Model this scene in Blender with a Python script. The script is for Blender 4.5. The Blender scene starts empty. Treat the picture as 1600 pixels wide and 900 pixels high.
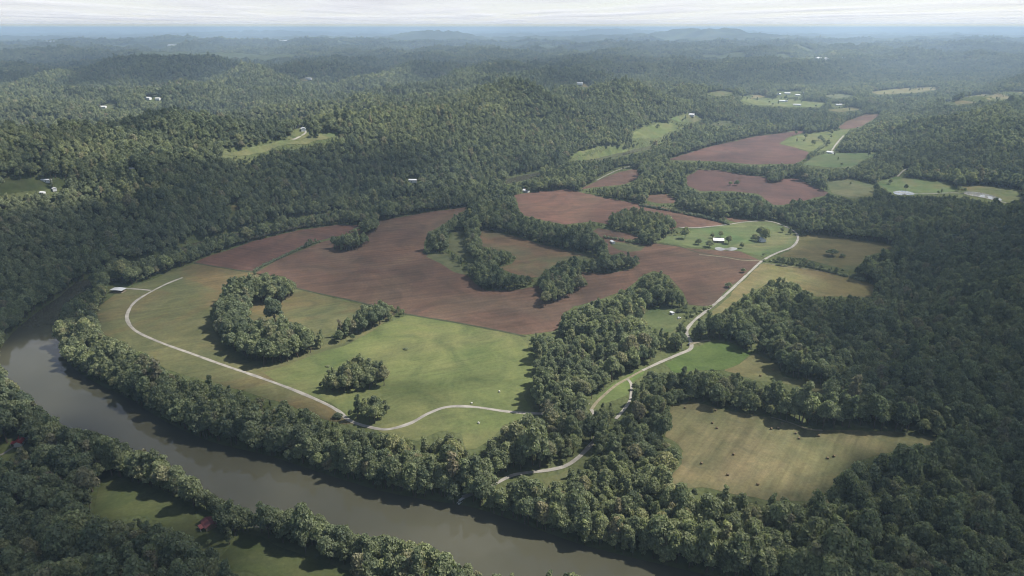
import bpy, bmesh, math, random
import numpy as np
from mathutils import Vector, Matrix
from mathutils.geometry import delaunay_2d_cdt

random.seed(7)
RNG = np.random.default_rng(7)
SC = bpy.context.scene
COL = SC.collection

# ------------------------------------------------------------------ camera model
CAM_H = 300.0
FPX = 1067.0
PITCH = math.atan(406.0 / FPX)
CP, SP = math.cos(PITCH), math.sin(PITCH)


def rays(u, v):
    """unit-forward rays for photo pixels (1600x900)"""
    u = np.asarray(u, float); v = np.asarray(v, float)
    a = (u - 800.0) / FPX
    b = (v - 450.0) / FPX
    dx = a
    dy = CP - b * SP
    dz = -SP - b * CP
    return dx, dy, dz


def project(x, y, z):
    zz = z - CAM_H
    dep = y * CP - zz * SP
    upc = y * SP + zz * CP
    dep_s = np.maximum(dep, 1e-3)
    return 800.0 + FPX * x / dep_s, 450.0 - FPX * upc / dep_s, dep


# ------------------------------------------------------------------ noise
def _hash(ix, iy, seed):
    h = (ix.astype(np.int64) * 374761393 + iy.astype(np.int64) * 668265263 + seed * 1274126177) & 0xFFFFFFFF
    h = ((h ^ (h >> 13)) * 1274126177) & 0xFFFFFFFF
    h = h ^ (h >> 16)
    return (h & 0xFFFF) / 65535.0


def vnoise(x, y, seed=0):
    """smooth value noise in -1..1"""
    ix = np.floor(x); iy = np.floor(y)
    fx = x - ix; fy = y - iy
    fx = fx * fx * fx * (fx * (fx * 6 - 15) + 10)
    fy = fy * fy * fy * (fy * (fy * 6 - 15) + 10)
    a = _hash(ix, iy, seed); b = _hash(ix + 1, iy, seed)
    c = _hash(ix, iy + 1, seed); d = _hash(ix + 1, iy + 1, seed)
    return ((a + (b - a) * fx) * (1 - fy) + (c + (d - c) * fx) * fy) * 2 - 1


def fbm(x, y, seed=0, octv=4):
    s = 0.0; amp = 0.5; f = 1.0
    for o in range(octv):
        ca, sa = math.cos(o * 0.7), math.sin(o * 0.7)
        s = s + amp * vnoise((x * ca - y * sa) * f, (x * sa + y * ca) * f, seed + o * 17)
        amp *= 0.5; f *= 2.03
    return s


def sstep(t):
    t = np.clip(t, 0, 1)
    return t * t * (3 - 2 * t)


def seg_dist(x, y, poly, closed=True):
    n = len(poly)
    d = np.full(np.shape(x), 1e18)
    for i in range(n if closed else n - 1):
        ax, ay = poly[i]; bx, by = poly[(i + 1) % n]
        vx, vy = bx - ax, by - ay
        L = vx * vx + vy * vy + 1e-9
        t = np.clip(((x - ax) * vx + (y - ay) * vy) / L, 0, 1)
        d = np.minimum(d, (x - ax - t * vx) ** 2 + (y - ay - t * vy) ** 2)
    return np.sqrt(d)


def inside(x, y, poly):
    r = np.zeros(np.shape(x), bool)
    n = len(poly)
    j = n - 1
    for i in range(n):
        xi, yi = poly[i]; xj, yj = poly[j]
        if yi != yj:
            c = ((yi > y) != (yj > y)) & (x < (xj - xi) * (y - yi) / (yj - yi) + xi)
            r ^= c
        j = i
    return r


# ------------------------------------------------------------------ terrain
VALLEY = [(-560, 640), (-530, 800), (-345, 1150), (-125, 1312), (80, 1505), (330, 1750), (720, 2230), (1500, 3300),
          (3000, 5600), (3700, 5200), (1950, 3150), (1130, 2280), (800, 1760), (740, 1535), (1040, 1372), (2500, 1340),
          (2500, 1150), (1100, 1180), (690, 1140), (610, 960), (490, 790), (420, 580), (440, 480), (440, 300), (420, 100),
          (420, -900), (-2600, -900), (-2600, 300), (-1500, 520)]
GAUSS = [  # far single hills: x, y, sx, sy, height
    (4000, 15000, 900, 1200, 135), (4600, 15500, 1600, 900, 60), (-1280, 14000, 500, 900, 110), (-1900, 14500, 1500, 800, 50),
    (3800, 26000, 1500, 1500, 190), (6800, 30000, 1800, 1500, 120), (-9000, 24000, 2500, 1500, 90),
    (1500, 1900, 430, 330, 8), (950, 660, 260, 330, 22), (-1300, 3300, 700, 300, 35), (-200, 3100, 500, 300, 30), (700, 3700, 300, 300, 35)]
RIVER_W = []          # filled below, world polygons of the river


def upland(x, y):
    d = seg_dist(x, y, VALLEY)
    d = np.where(inside(x, y, VALLEY), 0.0, d)
    rise = sstep(d / 270.0)
    near_right = sstep((x - 250) / 200) * (1 - sstep((y - 1150) / 150))
    amp = 1 - 0.5 * near_right
    n1 = fbm(x / 520.0, y / 520.0, 3, 3)
    rid = 1 - np.abs(fbm(x / 420.0 + 9.1, y / 420.0, 11, 3)) * 2
    a = 58 + 50 * n1 + 22 * (rid - .5)
    xr = x * .80 + y * .60; yr = -x * .60 + y * .80
    a = a + 74 * (1 - 2.6 * np.abs(fbm(xr / 640.0 + 4.2, yr / 330.0, 31, 2))) - 32
    a = a + 44 * np.exp(-((d - 250) / 130.0) ** 2) * (1 - sstep((x - 0) / 250.0)) * sstep((y - 500) / 300.0)
    a = a * (1 - .35 * sstep((x - 700) / 300.0) * (1 - sstep((y - 3000) / 800.0)))
    n2 = fbm(x / 2600.0, y / 2600.0, 23, 4)
    far = sstep((y - 2600) / 6000.0)
    a = a * (1 - 0.25 * far) + far * (80 * n2 + 75 * (1 - 2.4 * np.abs(fbm(x / 1500.0, y / 1300.0, 57, 3))) - 20)
    vf = sstep((y - 14000) / 40000.0)
    a = a + vf * (10 + 70 * fbm(x / 9000.0, y / 5000.0, 41, 3))
    h = rise * amp * np.maximum(a, 4 + 5 * n1)
    for gx, gy, sx, sy, gh in GAUSS:
        h = h + gh * np.exp(-0.5 * (((x - gx) / sx) ** 2 + ((y - gy) / sy) ** 2)) * rise
    return h


def H(x, y, river=True):
    x = np.asarray(x, float); y = np.asarray(y, float)
    h = upland(x, y)
    if river:
        for poly in RIVER_W:
            xs = [p[0] for p in poly]; ys = [p[1] for p in poly]
            m = (x > min(xs) - 20) & (x < max(xs) + 20) & (y > min(ys) - 20) & (y < max(ys) + 20)
            if not np.any(m):
                continue
            xm, ym, hm = x[m], y[m], h[m]
            d = seg_dist(xm, ym, poly)
            ins = inside(xm, ym, poly)
            hm = np.where(ins, np.minimum(hm, -3.2 - np.minimum(d * 0.35, 4)),
                          np.where(d < 9, -3.2 + (hm + 3.2) * sstep(d / 9.0), hm))
            h[m] = hm
    return h


def unproject(pts, zoff=0.0, river=False, flat=None):
    """photo pixels -> points on the terrain"""
    pts = np.asarray(pts, float)
    dx, dy, dz = rays(pts[:, 0], pts[:, 1])
    if flat is not None:
        t = (flat - CAM_H) / dz
        return np.stack([dx * t, dy * t, np.full(len(pts), flat)], 1)
    n = len(pts)
    out = np.zeros((n, 3))
    done = np.zeros(n, bool)
    tprev = np.full(n, 100.0)
    t = np.full(n, 100.0)
    for k in range(420):
        t = tprev * 1.015
        x, y, z = dx * t, dy * t, CAM_H + dz * t
        hit = (~done) & (z <= H(x, y))
        if hit.any():
            lo, hi = tprev[hit].copy(), t[hit].copy()
            for _ in range(9):
                mid = 0.5 * (lo + hi)
                below = CAM_H + dz[hit] * mid <= H(dx[hit] * mid, dy[hit] * mid)
                hi = np.where(below, mid, hi); lo = np.where(below, lo, mid)
            out[hit, 0] = dx[hit] * hi; out[hit, 1] = dy[hit] * hi
            out[hit, 2] = CAM_H + dz[hit] * hi + zoff
            done |= hit
        tprev = t
        if done.all():
            break
    out[~done, 0] = dx[~done] * 40000; out[~done, 1] = dy[~done] * 40000
    return out


# ------------------------------------------------------------------ node helpers
def new_mat(name):
    m = bpy.data.materials.new(name)
    m.use_nodes = True
    nt = m.node_tree
    for n in list(nt.nodes):
        nt.nodes.remove(n)
    out = nt.nodes.new('ShaderNodeOutputMaterial')
    return m, nt, out


def N(nt, t, **kw):
    n = nt.nodes.new(t)
    for k, v in kw.items():
        if k.startswith('i_'):
            n.inputs[k[2:].replace('_', ' ')].default_value = v
        else:
            setattr(n, k, v)
    return n


def ramp(nt, fac, stops):
    r = nt.nodes.new('ShaderNodeValToRGB')
    e = r.color_ramp.elements
    while len(e) < len(stops):
        e.new(0.5)
    for i, (p, c) in enumerate(stops):
        e[i].position = p
        e[i].color = (c[0], c[1], c[2], 1)
    nt.links.new(fac, r.inputs[0])
    return r.outputs[0]


def mixc(nt, fac, a, b, mode='MIX'):
    m = nt.nodes.new('ShaderNodeMix')
    m.data_type = 'RGBA'; m.blend_type = mode
    for sock, val in ((m.inputs[0], fac), (m.inputs[6], a), (m.inputs[7], b)):
        if isinstance(val, (int, float)):
            sock.default_value = val
        elif isinstance(val, tuple):
            sock.default_value = (val[0], val[1], val[2], 1)
        else:
            nt.links.new(val, sock)
    return m.outputs[2]


def world_pos(nt, rot=0.0, scale=(1, 1, 1)):
    g = nt.nodes.new('ShaderNodeNewGeometry')
    mp = nt.nodes.new('ShaderNodeMapping')
    mp.vector_type = 'TEXTURE'
    scale = tuple(1.0 / q for q in scale)
    mp.inputs['Rotation'].default_value = (0, 0, rot)
    mp.inputs['Scale'].default_value = scale
    nt.links.new(g.outputs['Position'], mp.inputs['Vector'])
    return mp.outputs['Vector']


def noise(nt, vec, scale, detail=4, rough=0.55, dist=0.0):
    n = nt.nodes.new('ShaderNodeTexNoise')
    n.inputs['Scale'].default_value = scale
    n.inputs['Detail'].default_value = detail
    n.inputs['Roughness'].default_value = rough
    n.inputs['Distortion'].default_value = dist
    nt.links.new(vec, n.inputs['Vector'])
    return n.outputs['Fac']


def principled(nt, out, col, rough=0.9, spec=0.15, normal=None):
    b = nt.nodes.new('ShaderNodeBsdfPrincipled')
    b.inputs['Roughness'].default_value = rough
    b.inputs['Specular IOR Level'].default_value = spec
    if isinstance(col, tuple):
        b.inputs['Base Color'].default_value = (col[0], col[1], col[2], 1)
    else:
        nt.links.new(col, b.inputs['Base Color'])
    if normal is not None:
        nt.links.new(normal, b.inputs['Normal'])
    nt.links.new(b.outputs[0], out.inputs[0])
    return b


def plain(name, col, rough=0.7, spec=0.3, var=0.12, scale=1.5):
    m, nt, out = new_mat(name)
    g = nt.nodes.new('ShaderNodeTexCoord')
    f = noise(nt, g.outputs['Object'], scale, 4)
    a = tuple(c * (1 - var) for c in col); b = tuple(min(1, c * (1 + var)) for c in col)
    principled(nt, out, ramp(nt, f, [(0.3, a), (0.7, b)]), rough, spec)
    return m


def field_mat(name, base, alt, patch=None, patch_amt=0.5, rot=0.0, row=0.10, streak=0.5, seed=0.0, pscale=0.012, dots=None):
    """mown or tilled ground: mottled patches, rows along rot, fine grain"""
    m, nt, out = new_mat(name)
    v = world_pos(nt, 0, (1, 1, 1))
    off = nt.nodes.new('ShaderNodeVectorMath'); off.operation = 'ADD'
    off.inputs[1].default_value = (seed * 313.7, seed * 171.3, 0)
    nt.links.new(v, off.inputs[0]); v = off.outputs[0]
    n1 = noise(nt, v, pscale, 6, 0.62, 0.4)
    c = ramp(nt, n1, [(0.36, base), (0.62, alt)])
    if patch is not None:
        n2 = noise(nt, v, pscale * 0.62, 5, 0.6, 0.8)
        f2 = ramp(nt, n2, [(0.47, (0, 0, 0)), (0.62, (patch_amt,) * 3)])
        c = mixc(nt, f2, c, patch)
    vr = world_pos(nt, rot, (0.06, 1.0, 1.0))
    n3 = noise(nt, vr, row, 5, 0.65)
    f3 = ramp(nt, n3, [(0.3, (1 - streak * 0.34,) * 3), (0.7, (1 + streak * 0.24,) * 3)])
    c = mixc(nt, 1.0, c, f3, 'MULTIPLY')
    wv = nt.nodes.new('ShaderNodeTexWave'); wv.bands_direction = 'Y'
    wv.inputs['Scale'].default_value = .034; wv.inputs['Distortion'].default_value = 2.5
    wv.inputs['Detail'].default_value = 3.0; wv.inputs['Detail Scale'].default_value = .25
    nt.links.new(world_pos(nt, rot), wv.inputs['Vector'])
    c = mixc(nt, 1.0, c, ramp(nt, wv.outputs['Fac'], [(0.0, (.93, .94, .95) if base[0] > base[1] * 1.2 else (.975, .978, .982)), (1.0, (1.06, 1.05, 1.04) if base[0] > base[1] * 1.2 else (1.022, 1.018, 1.01))]), 'MULTIPLY')
    n4 = noise(nt, v, 0.35, 3, 0.7)
    f4 = ramp(nt, n4, [(0.25, (0.8,) * 3), (0.75, (1.18,) * 3)])
    n6 = noise(nt, v, pscale * 1.9, 6, 0.68, 1.2)
    c = mixc(nt, 1.0, c, ramp(nt, n6, [(0.32, (0.70, .76, .76)), (0.68, (1.27, 1.20, 1.14))]), 'MULTIPLY')
    c = mixc(nt, 1.0, c, f4, 'MULTIPLY')
    if dots is not None:
        n5 = noise(nt, world_pos(nt, rot + 0.1, (0.12, 1, 1)), 0.055, 4, 0.6, 0.6)
        f5 = ramp(nt, n5, [(0.60, (0, 0, 0)), (0.68, (0.7,) * 3)])
        c = mixc(nt, f5, c, dots)
    principled(nt, out, c, 1.0, 0.05)
    return m


# ------------------------------------------------------------------ object helpers
def link(o, parent=None):
    COL.objects.link(o)
    if parent is not None:
        o.parent = parent
    return o


def mesh_obj(name, verts, faces, mat, parent=None, smooth=False):
    me = bpy.data.meshes.new(name)
    me.from_pydata([tuple(p) for p in verts], [], [tuple(f) for f in faces])
    if mat is not None:
        me.materials.append(mat)
    if smooth:
        me.polygons.foreach_set('use_smooth', [True] * len(me.polygons))
    me.update()
    return link(bpy.data.objects.new(name, me), parent)


def bm_obj(name, bm, mat, parent=None, smooth=False):
    me = bpy.data.meshes.new(name)
    bmesh.ops.recalc_face_normals(bm, faces=bm.faces)
    bm.to_mesh(me); bm.free()
    me.materials.append(mat)
    if smooth:
        me.polygons.foreach_set('use_smooth', [True] * len(me.polygons))
    return link(bpy.data.objects.new(name, me), parent)


def tag(o, label=None, cat=None, group=None, kind=None):
    for k, v in (('label', label), ('category', cat), ('group', group), ('kind', kind)):
        if v:
            o[k] = v
    return o


def thing(name, loc, label, cat, group=None, rz=0.0, scale=1.0):
    o = bpy.data.objects.new(name, None)
    o.empty_display_size = 2
    o.location = loc; o.rotation_euler = (0, 0, rz); o.scale = (scale,) * 3
    link(o)
    return tag(o, label, cat, group)


def add_box(bm, cx, cy, cz, sx, sy, sz, rz=0.0):
    M = Matrix.Translation((cx, cy, cz)) @ Matrix.Rotation(rz, 4, 'Z') @ Matrix.Diagonal((sx, sy, sz, 1))
    return bmesh.ops.create_cube(bm, size=1.0, matrix=M)


def add_prism(bm, prof, axis_len, axis='y', off=(0, 0, 0)):
    """profile in (x,z) extruded along y, centred"""
    a = [bm.verts.new((off[0] + p[0], off[1] - axis_len / 2, off[2] + p[1])) for p in prof]
    b = [bm.verts.new((off[0] + p[0], off[1] + axis_len / 2, off[2] + p[1])) for p in prof]
    n = len(prof)
    bm.faces.new(a); bm.faces.new(list(reversed(b)))
    for i in range(n):
        bm.faces.new((a[i], b[i], b[(i + 1) % n], a[(i + 1) % n]))


def catmull(pts, closed, sub):
    pts = np.asarray(pts, float)
    n = len(pts)
    out = []
    rng = n if closed else n - 1
    for i in range(rng):
        if closed:
            p0, p1, p2, p3 = pts[i - 1], pts[i], pts[(i + 1) % n], pts[(i + 2) % n]
        else:
            p0 = pts[max(i - 1, 0)]; p1 = pts[i]; p2 = pts[i + 1]; p3 = pts[min(i + 2, n - 1)]
        for k in range(sub):
            t = k / sub
            out.append(0.5 * ((2 * p1) + (-p0 + p2) * t + (2 * p0 - 5 * p1 + 4 * p2 - p3) * t * t +
                              (-p0 + 3 * p1 - 3 * p2 + p3) * t ** 3))
    if not closed:
        out.append(pts[-1])
    return np.array(out)


def soft_poly(pts):
    """a little rounding of a traced outline (centripetal enough for short edges)"""
    pts = np.asarray(pts, float)
    out = []
    n = len(pts)
    for i in range(n):
        a, b, c = pts[i - 1], pts[i], pts[(i + 1) % n]
        out.append(b + (a - b) * 0.07); out.append(b + (c - b) * 0.07)
    return np.array(out)


# ------------------------------------------------------------------ traced layout (photo pixels 1600x900)
FIELDS = [
    # key, material, lift, polygon
    ('ploughed_field', 'brown1', .10, [(303, 410), (330, 399), (400, 376), (470, 359), (530, 351), (568, 352), (560, 360), (500, 376), (472, 388), (440, 403), (412, 416), (395, 424), (345, 418)]),
    ('ploughed_field', 'brown2', .10, [(397, 426), (440, 404), (500, 379), (560, 362), (595, 345), (660, 333), (737, 322), (705, 341), (688, 353), (672, 362), (659, 393), (668, 399), (695, 393), (720, 415), (745, 445), (760, 453), (800, 453), (838, 446), (880, 450), (918, 446), (914, 434), (895, 426), (950, 426), (985, 421), (1000, 410), (975, 396), (950, 398), (945, 373), (925, 362), (930, 356), (985, 364), (1025, 381), (1080, 387), (1150, 392), (1188, 406), (1160, 432), (1128, 462), (1108, 480), (1078, 476), (1066, 458), (1045, 432), (1020, 424), (996, 436), (975, 455), (945, 466), (900, 478), (880, 490), (868, 518), (820, 524), (740, 508), (625, 489), (560, 471), (460, 450), (440, 432), (410, 430)]),
    ('ploughed_field', 'brown3', .10, [(803, 304), (850, 299), (890, 296), (920, 303), (960, 312), (1000, 318), (1040, 325), (1090, 334), (1136, 349), (1100, 355), (1060, 355), (1030, 362), (960, 352), (925, 346), (880, 351), (845, 343), (815, 336)]),
    ('ploughed_field', 'brown4', .10, [(905, 296), (930, 284), (962, 270), (990, 264), (1000, 266), (996, 280), (970, 289), (935, 292)]),
    ('ploughed_field', 'brown4', .10, [(1012, 305), (1040, 303), (1054, 310), (1056, 318), (1030, 318), (1012, 314)]),
    ('ploughed_field', 'brown5', .10, [(1037, 250), (1060, 244), (1110, 229), (1180, 213), (1215, 209), (1245, 204), (1262, 205), (1230, 215), (1216, 225), (1240, 230), (1264, 238), (1258, 248), (1240, 256), (1180, 257), (1130, 253), (1085, 251)]),
    ('ploughed_field', 'brown5', .10, [(1070, 277), (1092, 265), (1120, 266), (1180, 275), (1225, 279), (1245, 278), (1268, 290), (1298, 303), (1270, 310), (1230, 320), (1208, 320), (1185, 303), (1140, 298), (1095, 299), (1075, 290)]),
    ('ploughed_field', 'brown4', .10, [(1308, 200), (1322, 190), (1352, 179), (1376, 178), (1364, 187), (1342, 199), (1320, 202)]),
    ('ploughed_field', 'brown4', .12, [(1130, 337), (1160, 342), (1175, 345), (1150, 348), (1140, 345)]),
    ('grass_field', 'tan1', .10, [(148, 500), (158, 478), (180, 458), (235, 438), (270, 422), (303, 412), (345, 419), (395, 426), (440, 434), (460, 451), (560, 473), (620, 488), (575, 520), (520, 546), (460, 570), (405, 585), (450, 606), (500, 627), (528, 641), (545, 656), (575, 667), (540, 664), (500, 651), (460, 636), (420, 624), (380, 611), (340, 600), (300, 590), (262, 580), (232, 557), (188, 532), (157, 520)]),
    ('grass_field', 'green1', .13, [(408, 584), (440, 572), (480, 557), (540, 538), (590, 512), (635, 492), (740, 511), (818, 526), (838, 562), (832, 600), (818, 618), (832, 638), (850, 646), (815, 655), (792, 662), (770, 684), (745, 704), (728, 706), (720, 680), (690, 672), (655, 690), (620, 682), (590, 672), (560, 666), (538, 650), (520, 634), (480, 618), (440, 601)]),
    ('grass_field', 'green2', .10, [(930, 622), (955, 602), (985, 586), (1010, 574), (1005, 586), (985, 600), (978, 618), (955, 626), (935, 634)]),
    ('grass_field', 'green3', .10, [(1036, 568), (1060, 556), (1085, 543), (1105, 534), (1140, 534), (1160, 545), (1178, 552), (1155, 568), (1130, 577), (1085, 578), (1050, 584)]),
    ('grass_field', 'tan4', .12, [(1130, 578), (1156, 568), (1180, 552), (1200, 562), (1216, 574), (1222, 588), (1260, 596), (1296, 606), (1290, 618), (1265, 608), (1215, 598), (1180, 594), (1150, 584)]),
    ('hay_field', 'hay', .10, [(1052, 632), (1085, 627), (1140, 642), (1205, 654), (1250, 665), (1282, 672), (1350, 671), (1420, 677), (1482, 688), (1440, 696), (1400, 706), (1340, 722), (1308, 745), (1298, 766), (1262, 784), (1205, 782), (1150, 772), (1105, 762), (1052, 766), (1048, 745), (1066, 722), (1070, 706), (1058, 692), (1038, 680), (1042, 660)]),
    ('grass_field', 'green4', .10, [(1003, 492), (1020, 482), (1045, 480), (1072, 490), (1064, 504), (1048, 522), (1025, 514), (1006, 504)]),
    ('grass_field', 'tan3', .10, [(1108, 492), (1132, 470), (1160, 440), (1190, 411), (1250, 418), (1300, 426), (1340, 434), (1370, 448), (1364, 464), (1320, 463), (1280, 464), (1252, 455), (1245, 442), (1205, 440), (1170, 458), (1140, 478), (1125, 492)]),
    ('grass_field', 'green5', .10, [(1066, 368), (1072, 357), (1130, 352), (1165, 347), (1202, 346), (1232, 357), (1246, 366), (1244, 378), (1228, 390), (1196, 402), (1150, 391), (1085, 386), (1030, 378), (1045, 368)]),
    ('grass_field', 'tan4', .10, [(1248, 368), (1285, 368), (1330, 374), (1385, 381), (1398, 388), (1362, 398), (1345, 412), (1330, 422), (1285, 412), (1255, 404), (1212, 400), (1232, 392), (1246, 380)]),
    ('meadow', 'green6', .12, [(706, 362), (727, 362), (726, 385), (734, 400), (748, 412), (736, 411), (722, 402), (704, 391), (699, 380)]),
    ('meadow', 'green6', .12, [(664, 400), (694, 393), (712, 404), (722, 418), (735, 432), (712, 425), (680, 408)]),
    ('meadow', 'scrub', .12, [(748, 357), (775, 363), (810, 371), (850, 383), (900, 395), (945, 402), (890, 406), (862, 416), (846, 432), (830, 434), (800, 428), (778, 418), (800, 412), (806, 401), (785, 392), (752, 389)]),
    ('meadow', 'green6', .12, [(952, 377), (980, 380), (1010, 384), (1000, 392), (985, 394), (965, 390), (955, 384)]),
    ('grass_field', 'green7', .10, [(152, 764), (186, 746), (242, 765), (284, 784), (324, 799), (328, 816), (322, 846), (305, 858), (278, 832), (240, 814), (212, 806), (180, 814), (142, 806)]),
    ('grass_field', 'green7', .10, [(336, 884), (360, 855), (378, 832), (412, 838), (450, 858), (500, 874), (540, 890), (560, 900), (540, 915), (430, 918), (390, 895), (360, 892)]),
    ('meadow', 'green4', .12, [(846, 748), (870, 740), (884, 732), (888, 745), (868, 757), (852, 757)]),
    ('hill_pasture', 'green5', .5, [(344, 240), (380, 235), (410, 227), (432, 221), (466, 217), (500, 210), (532, 207), (520, 215), (475, 225), (432, 230), (398, 243), (360, 243)]),
    ('hill_pasture', 'tan4', .5, [(450, 216), (460, 204), (472, 198), (486, 203), (480, 211), (466, 219)]),
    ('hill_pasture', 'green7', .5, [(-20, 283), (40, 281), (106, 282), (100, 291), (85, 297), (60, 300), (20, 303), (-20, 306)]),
    ('hill_pasture', 'green1', .5, [(887, 247), (905, 238), (940, 228), (960, 229), (988, 236), (965, 241), (940, 249), (905, 250)]),
    ('hill_pasture', 'green1', .5, [(988, 207), (1004, 199), (1030, 192), (1050, 193), (1072, 200), (1045, 206), (1030, 216), (1005, 220), (990, 218)]),
    ('hill_pasture', 'green5', .5, [(1047, 187), (1070, 179), (1086, 180), (1099, 185), (1085, 191), (1062, 191)]),
    ('hill_pasture', 'green6', .5, [(1105, 195), (1130, 189), (1150, 191), (1130, 196)]),
    ('hill_pasture', 'green1', .5, [(1155, 156), (1200, 153), (1260, 158), (1292, 161), (1280, 168), (1230, 167), (1180, 164)]),
    ('grass_field', 'green1', .12, [(1216, 224), (1244, 212), (1285, 206), (1328, 202), (1318, 214), (1306, 228), (1292, 234), (1264, 236), (1240, 230)]),
    ('hill_pasture', 'green5', .5, [(1252, 257), (1278, 243), (1300, 238), (1330, 240), (1374, 238), (1350, 250), (1330, 262), (1290, 262)]),
    ('grass_field', 'green6', .10, [(1290, 283), (1330, 280), (1368, 288), (1366, 304), (1330, 310), (1300, 302)]),
    ('grass_field', 'green5', .10, [(1370, 285), (1402, 276), (1440, 280), (1486, 287), (1498, 297), (1470, 303), (1430, 305), (1395, 303)]),
    ('grass_field', 'tan4', .10, [(1502, 290), (1545, 290), (1585, 296), (1630, 302), (1630, 328), (1590, 318), (1555, 311), (1515, 302)]),
    ('hill_pasture', 'tan3', .8, [(1360, 144), (1400, 139), (1462, 136), (1466, 140), (1430, 145), (1372, 148)]),
    ('hill_pasture', 'green6', .8, [(1286, 150), (1310, 146), (1335, 150), (1310, 154)]),
    ('hill_pasture', 'tan3', .8, [(1290, 172), (1330, 168), (1350, 171), (1310, 176)]),
    ('hill_pasture', 'tan3', .8, [(1470, 160), (1500, 157), (1530, 160), (1495, 164)]),
    ('hill_pasture', 'tan4', .8, [(1100, 146), (1130, 142), (1150, 146), (1125, 150)]),
    ('hill_pasture', 'tan3', .8, [(1500, 153), (1535, 147), (1568, 148), (1580, 154), (1545, 157)]),
    ('hill_pasture', 'tan3', .8, [(1550, 142), (1600, 144), (1640, 146), (1600, 148)]),
    ('hill_pasture', 'tan3', .8, [(466, 124), (480, 121), (494, 121), (490, 126), (474, 127)]),
    ('hill_pasture', 'tan3', .8, [(900, 131), (912, 129), (924, 135), (914, 137)]),
    ('hill_pasture', 'green6', .8, [(158, 166), (172, 161), (184, 162), (180, 169), (164, 171)]),
    ('hill_pasture', 'tan3', .5, [(355, 326), (362, 320), (372, 322), (374, 327), (362, 329)]),
    ('hill_pasture', 'tan3', .8, [(1150, 152), (1180, 148), (1200, 150), (1180, 154)]),
    ('grass_field', 'green2', .1, [(-40, 712), (0, 690), (18, 694), (22, 706), (8, 724), (-40, 740)]),
]
WOODS = [
    [(333, 485), (345, 455), (365, 434), (400, 428), (432, 428), (456, 438), (462, 460), (440, 474), (415, 474), (394, 468), (387, 492), (402, 503), (440, 496), (470, 506), (500, 520), (516, 538), (490, 550), (450, 566), (410, 573), (380, 560), (355, 541), (340, 515)],
    [(518, 522), (535, 500), (560, 490), (570, 474), (600, 473), (631, 481), (632, 492), (600, 506), (560, 524), (540, 533), (516, 540)],
    [(496, 605), (505, 588), (530, 570), (550, 560), (568, 552), (582, 560), (602, 570), (609, 590), (600, 604), (570, 613), (540, 616), (505, 612)],
    [(534, 656), (542, 634), (560, 622), (585, 616), (606, 624), (606, 646), (590, 662), (565, 664), (545, 660)],
    [(514, 388), (520, 372), (550, 364), (575, 368), (579, 380), (560, 391), (530, 394)],
    [(566, 366), (574, 348), (588, 343), (594, 356), (585, 364)],
    [(925, 353), (950, 350), (952, 335), (975, 326), (1000, 325), (1020, 331), (1050, 337), (1060, 352), (1040, 361), (1020, 367), (1000, 364), (970, 356)],
    [(943, 370), (960, 369), (980, 373), (1010, 372), (1024, 374), (1024, 384), (990, 383), (960, 377)],
    [(470, 386), (482, 370), (496, 372), (498, 381), (480, 388)],
    [(728, 378), (745, 376), (752, 388), (775, 388), (800, 393), (808, 402), (800, 412), (775, 418), (755, 414), (738, 406)],
    [(690, 390), (712, 401), (735, 412), (745, 410), (775, 428), (800, 427), (830, 431), (840, 440), (822, 450), (790, 455), (757, 454), (745, 446), (722, 418), (705, 404)],
    [(836, 445), (852, 420), (875, 412), (880, 406), (905, 404), (925, 407), (950, 399), (975, 397), (1000, 401), (1000, 413), (985, 422), (950, 427), (905, 428), (916, 436), (922, 447), (900, 457), (880, 470), (850, 478), (830, 476), (850, 455)],
    [(1190, 402), (1192, 394), (1205, 392), (1218, 400), (1250, 402), (1258, 400), (1280, 411), (1325, 424), (1330, 433), (1260, 420), (1195, 411)],
    [(1205, 457), (1206, 443), (1220, 440), (1240, 438), (1255, 452), (1240, 466)],
    [(1232, 318), (1230, 312), (1250, 310), (1262, 314), (1250, 322)],
    [(1195, 285), (1200, 277), (1222, 276), (1226, 283), (1210, 286)],
    [(482, 214), (500, 205), (504, 211), (490, 219)],
]
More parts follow.
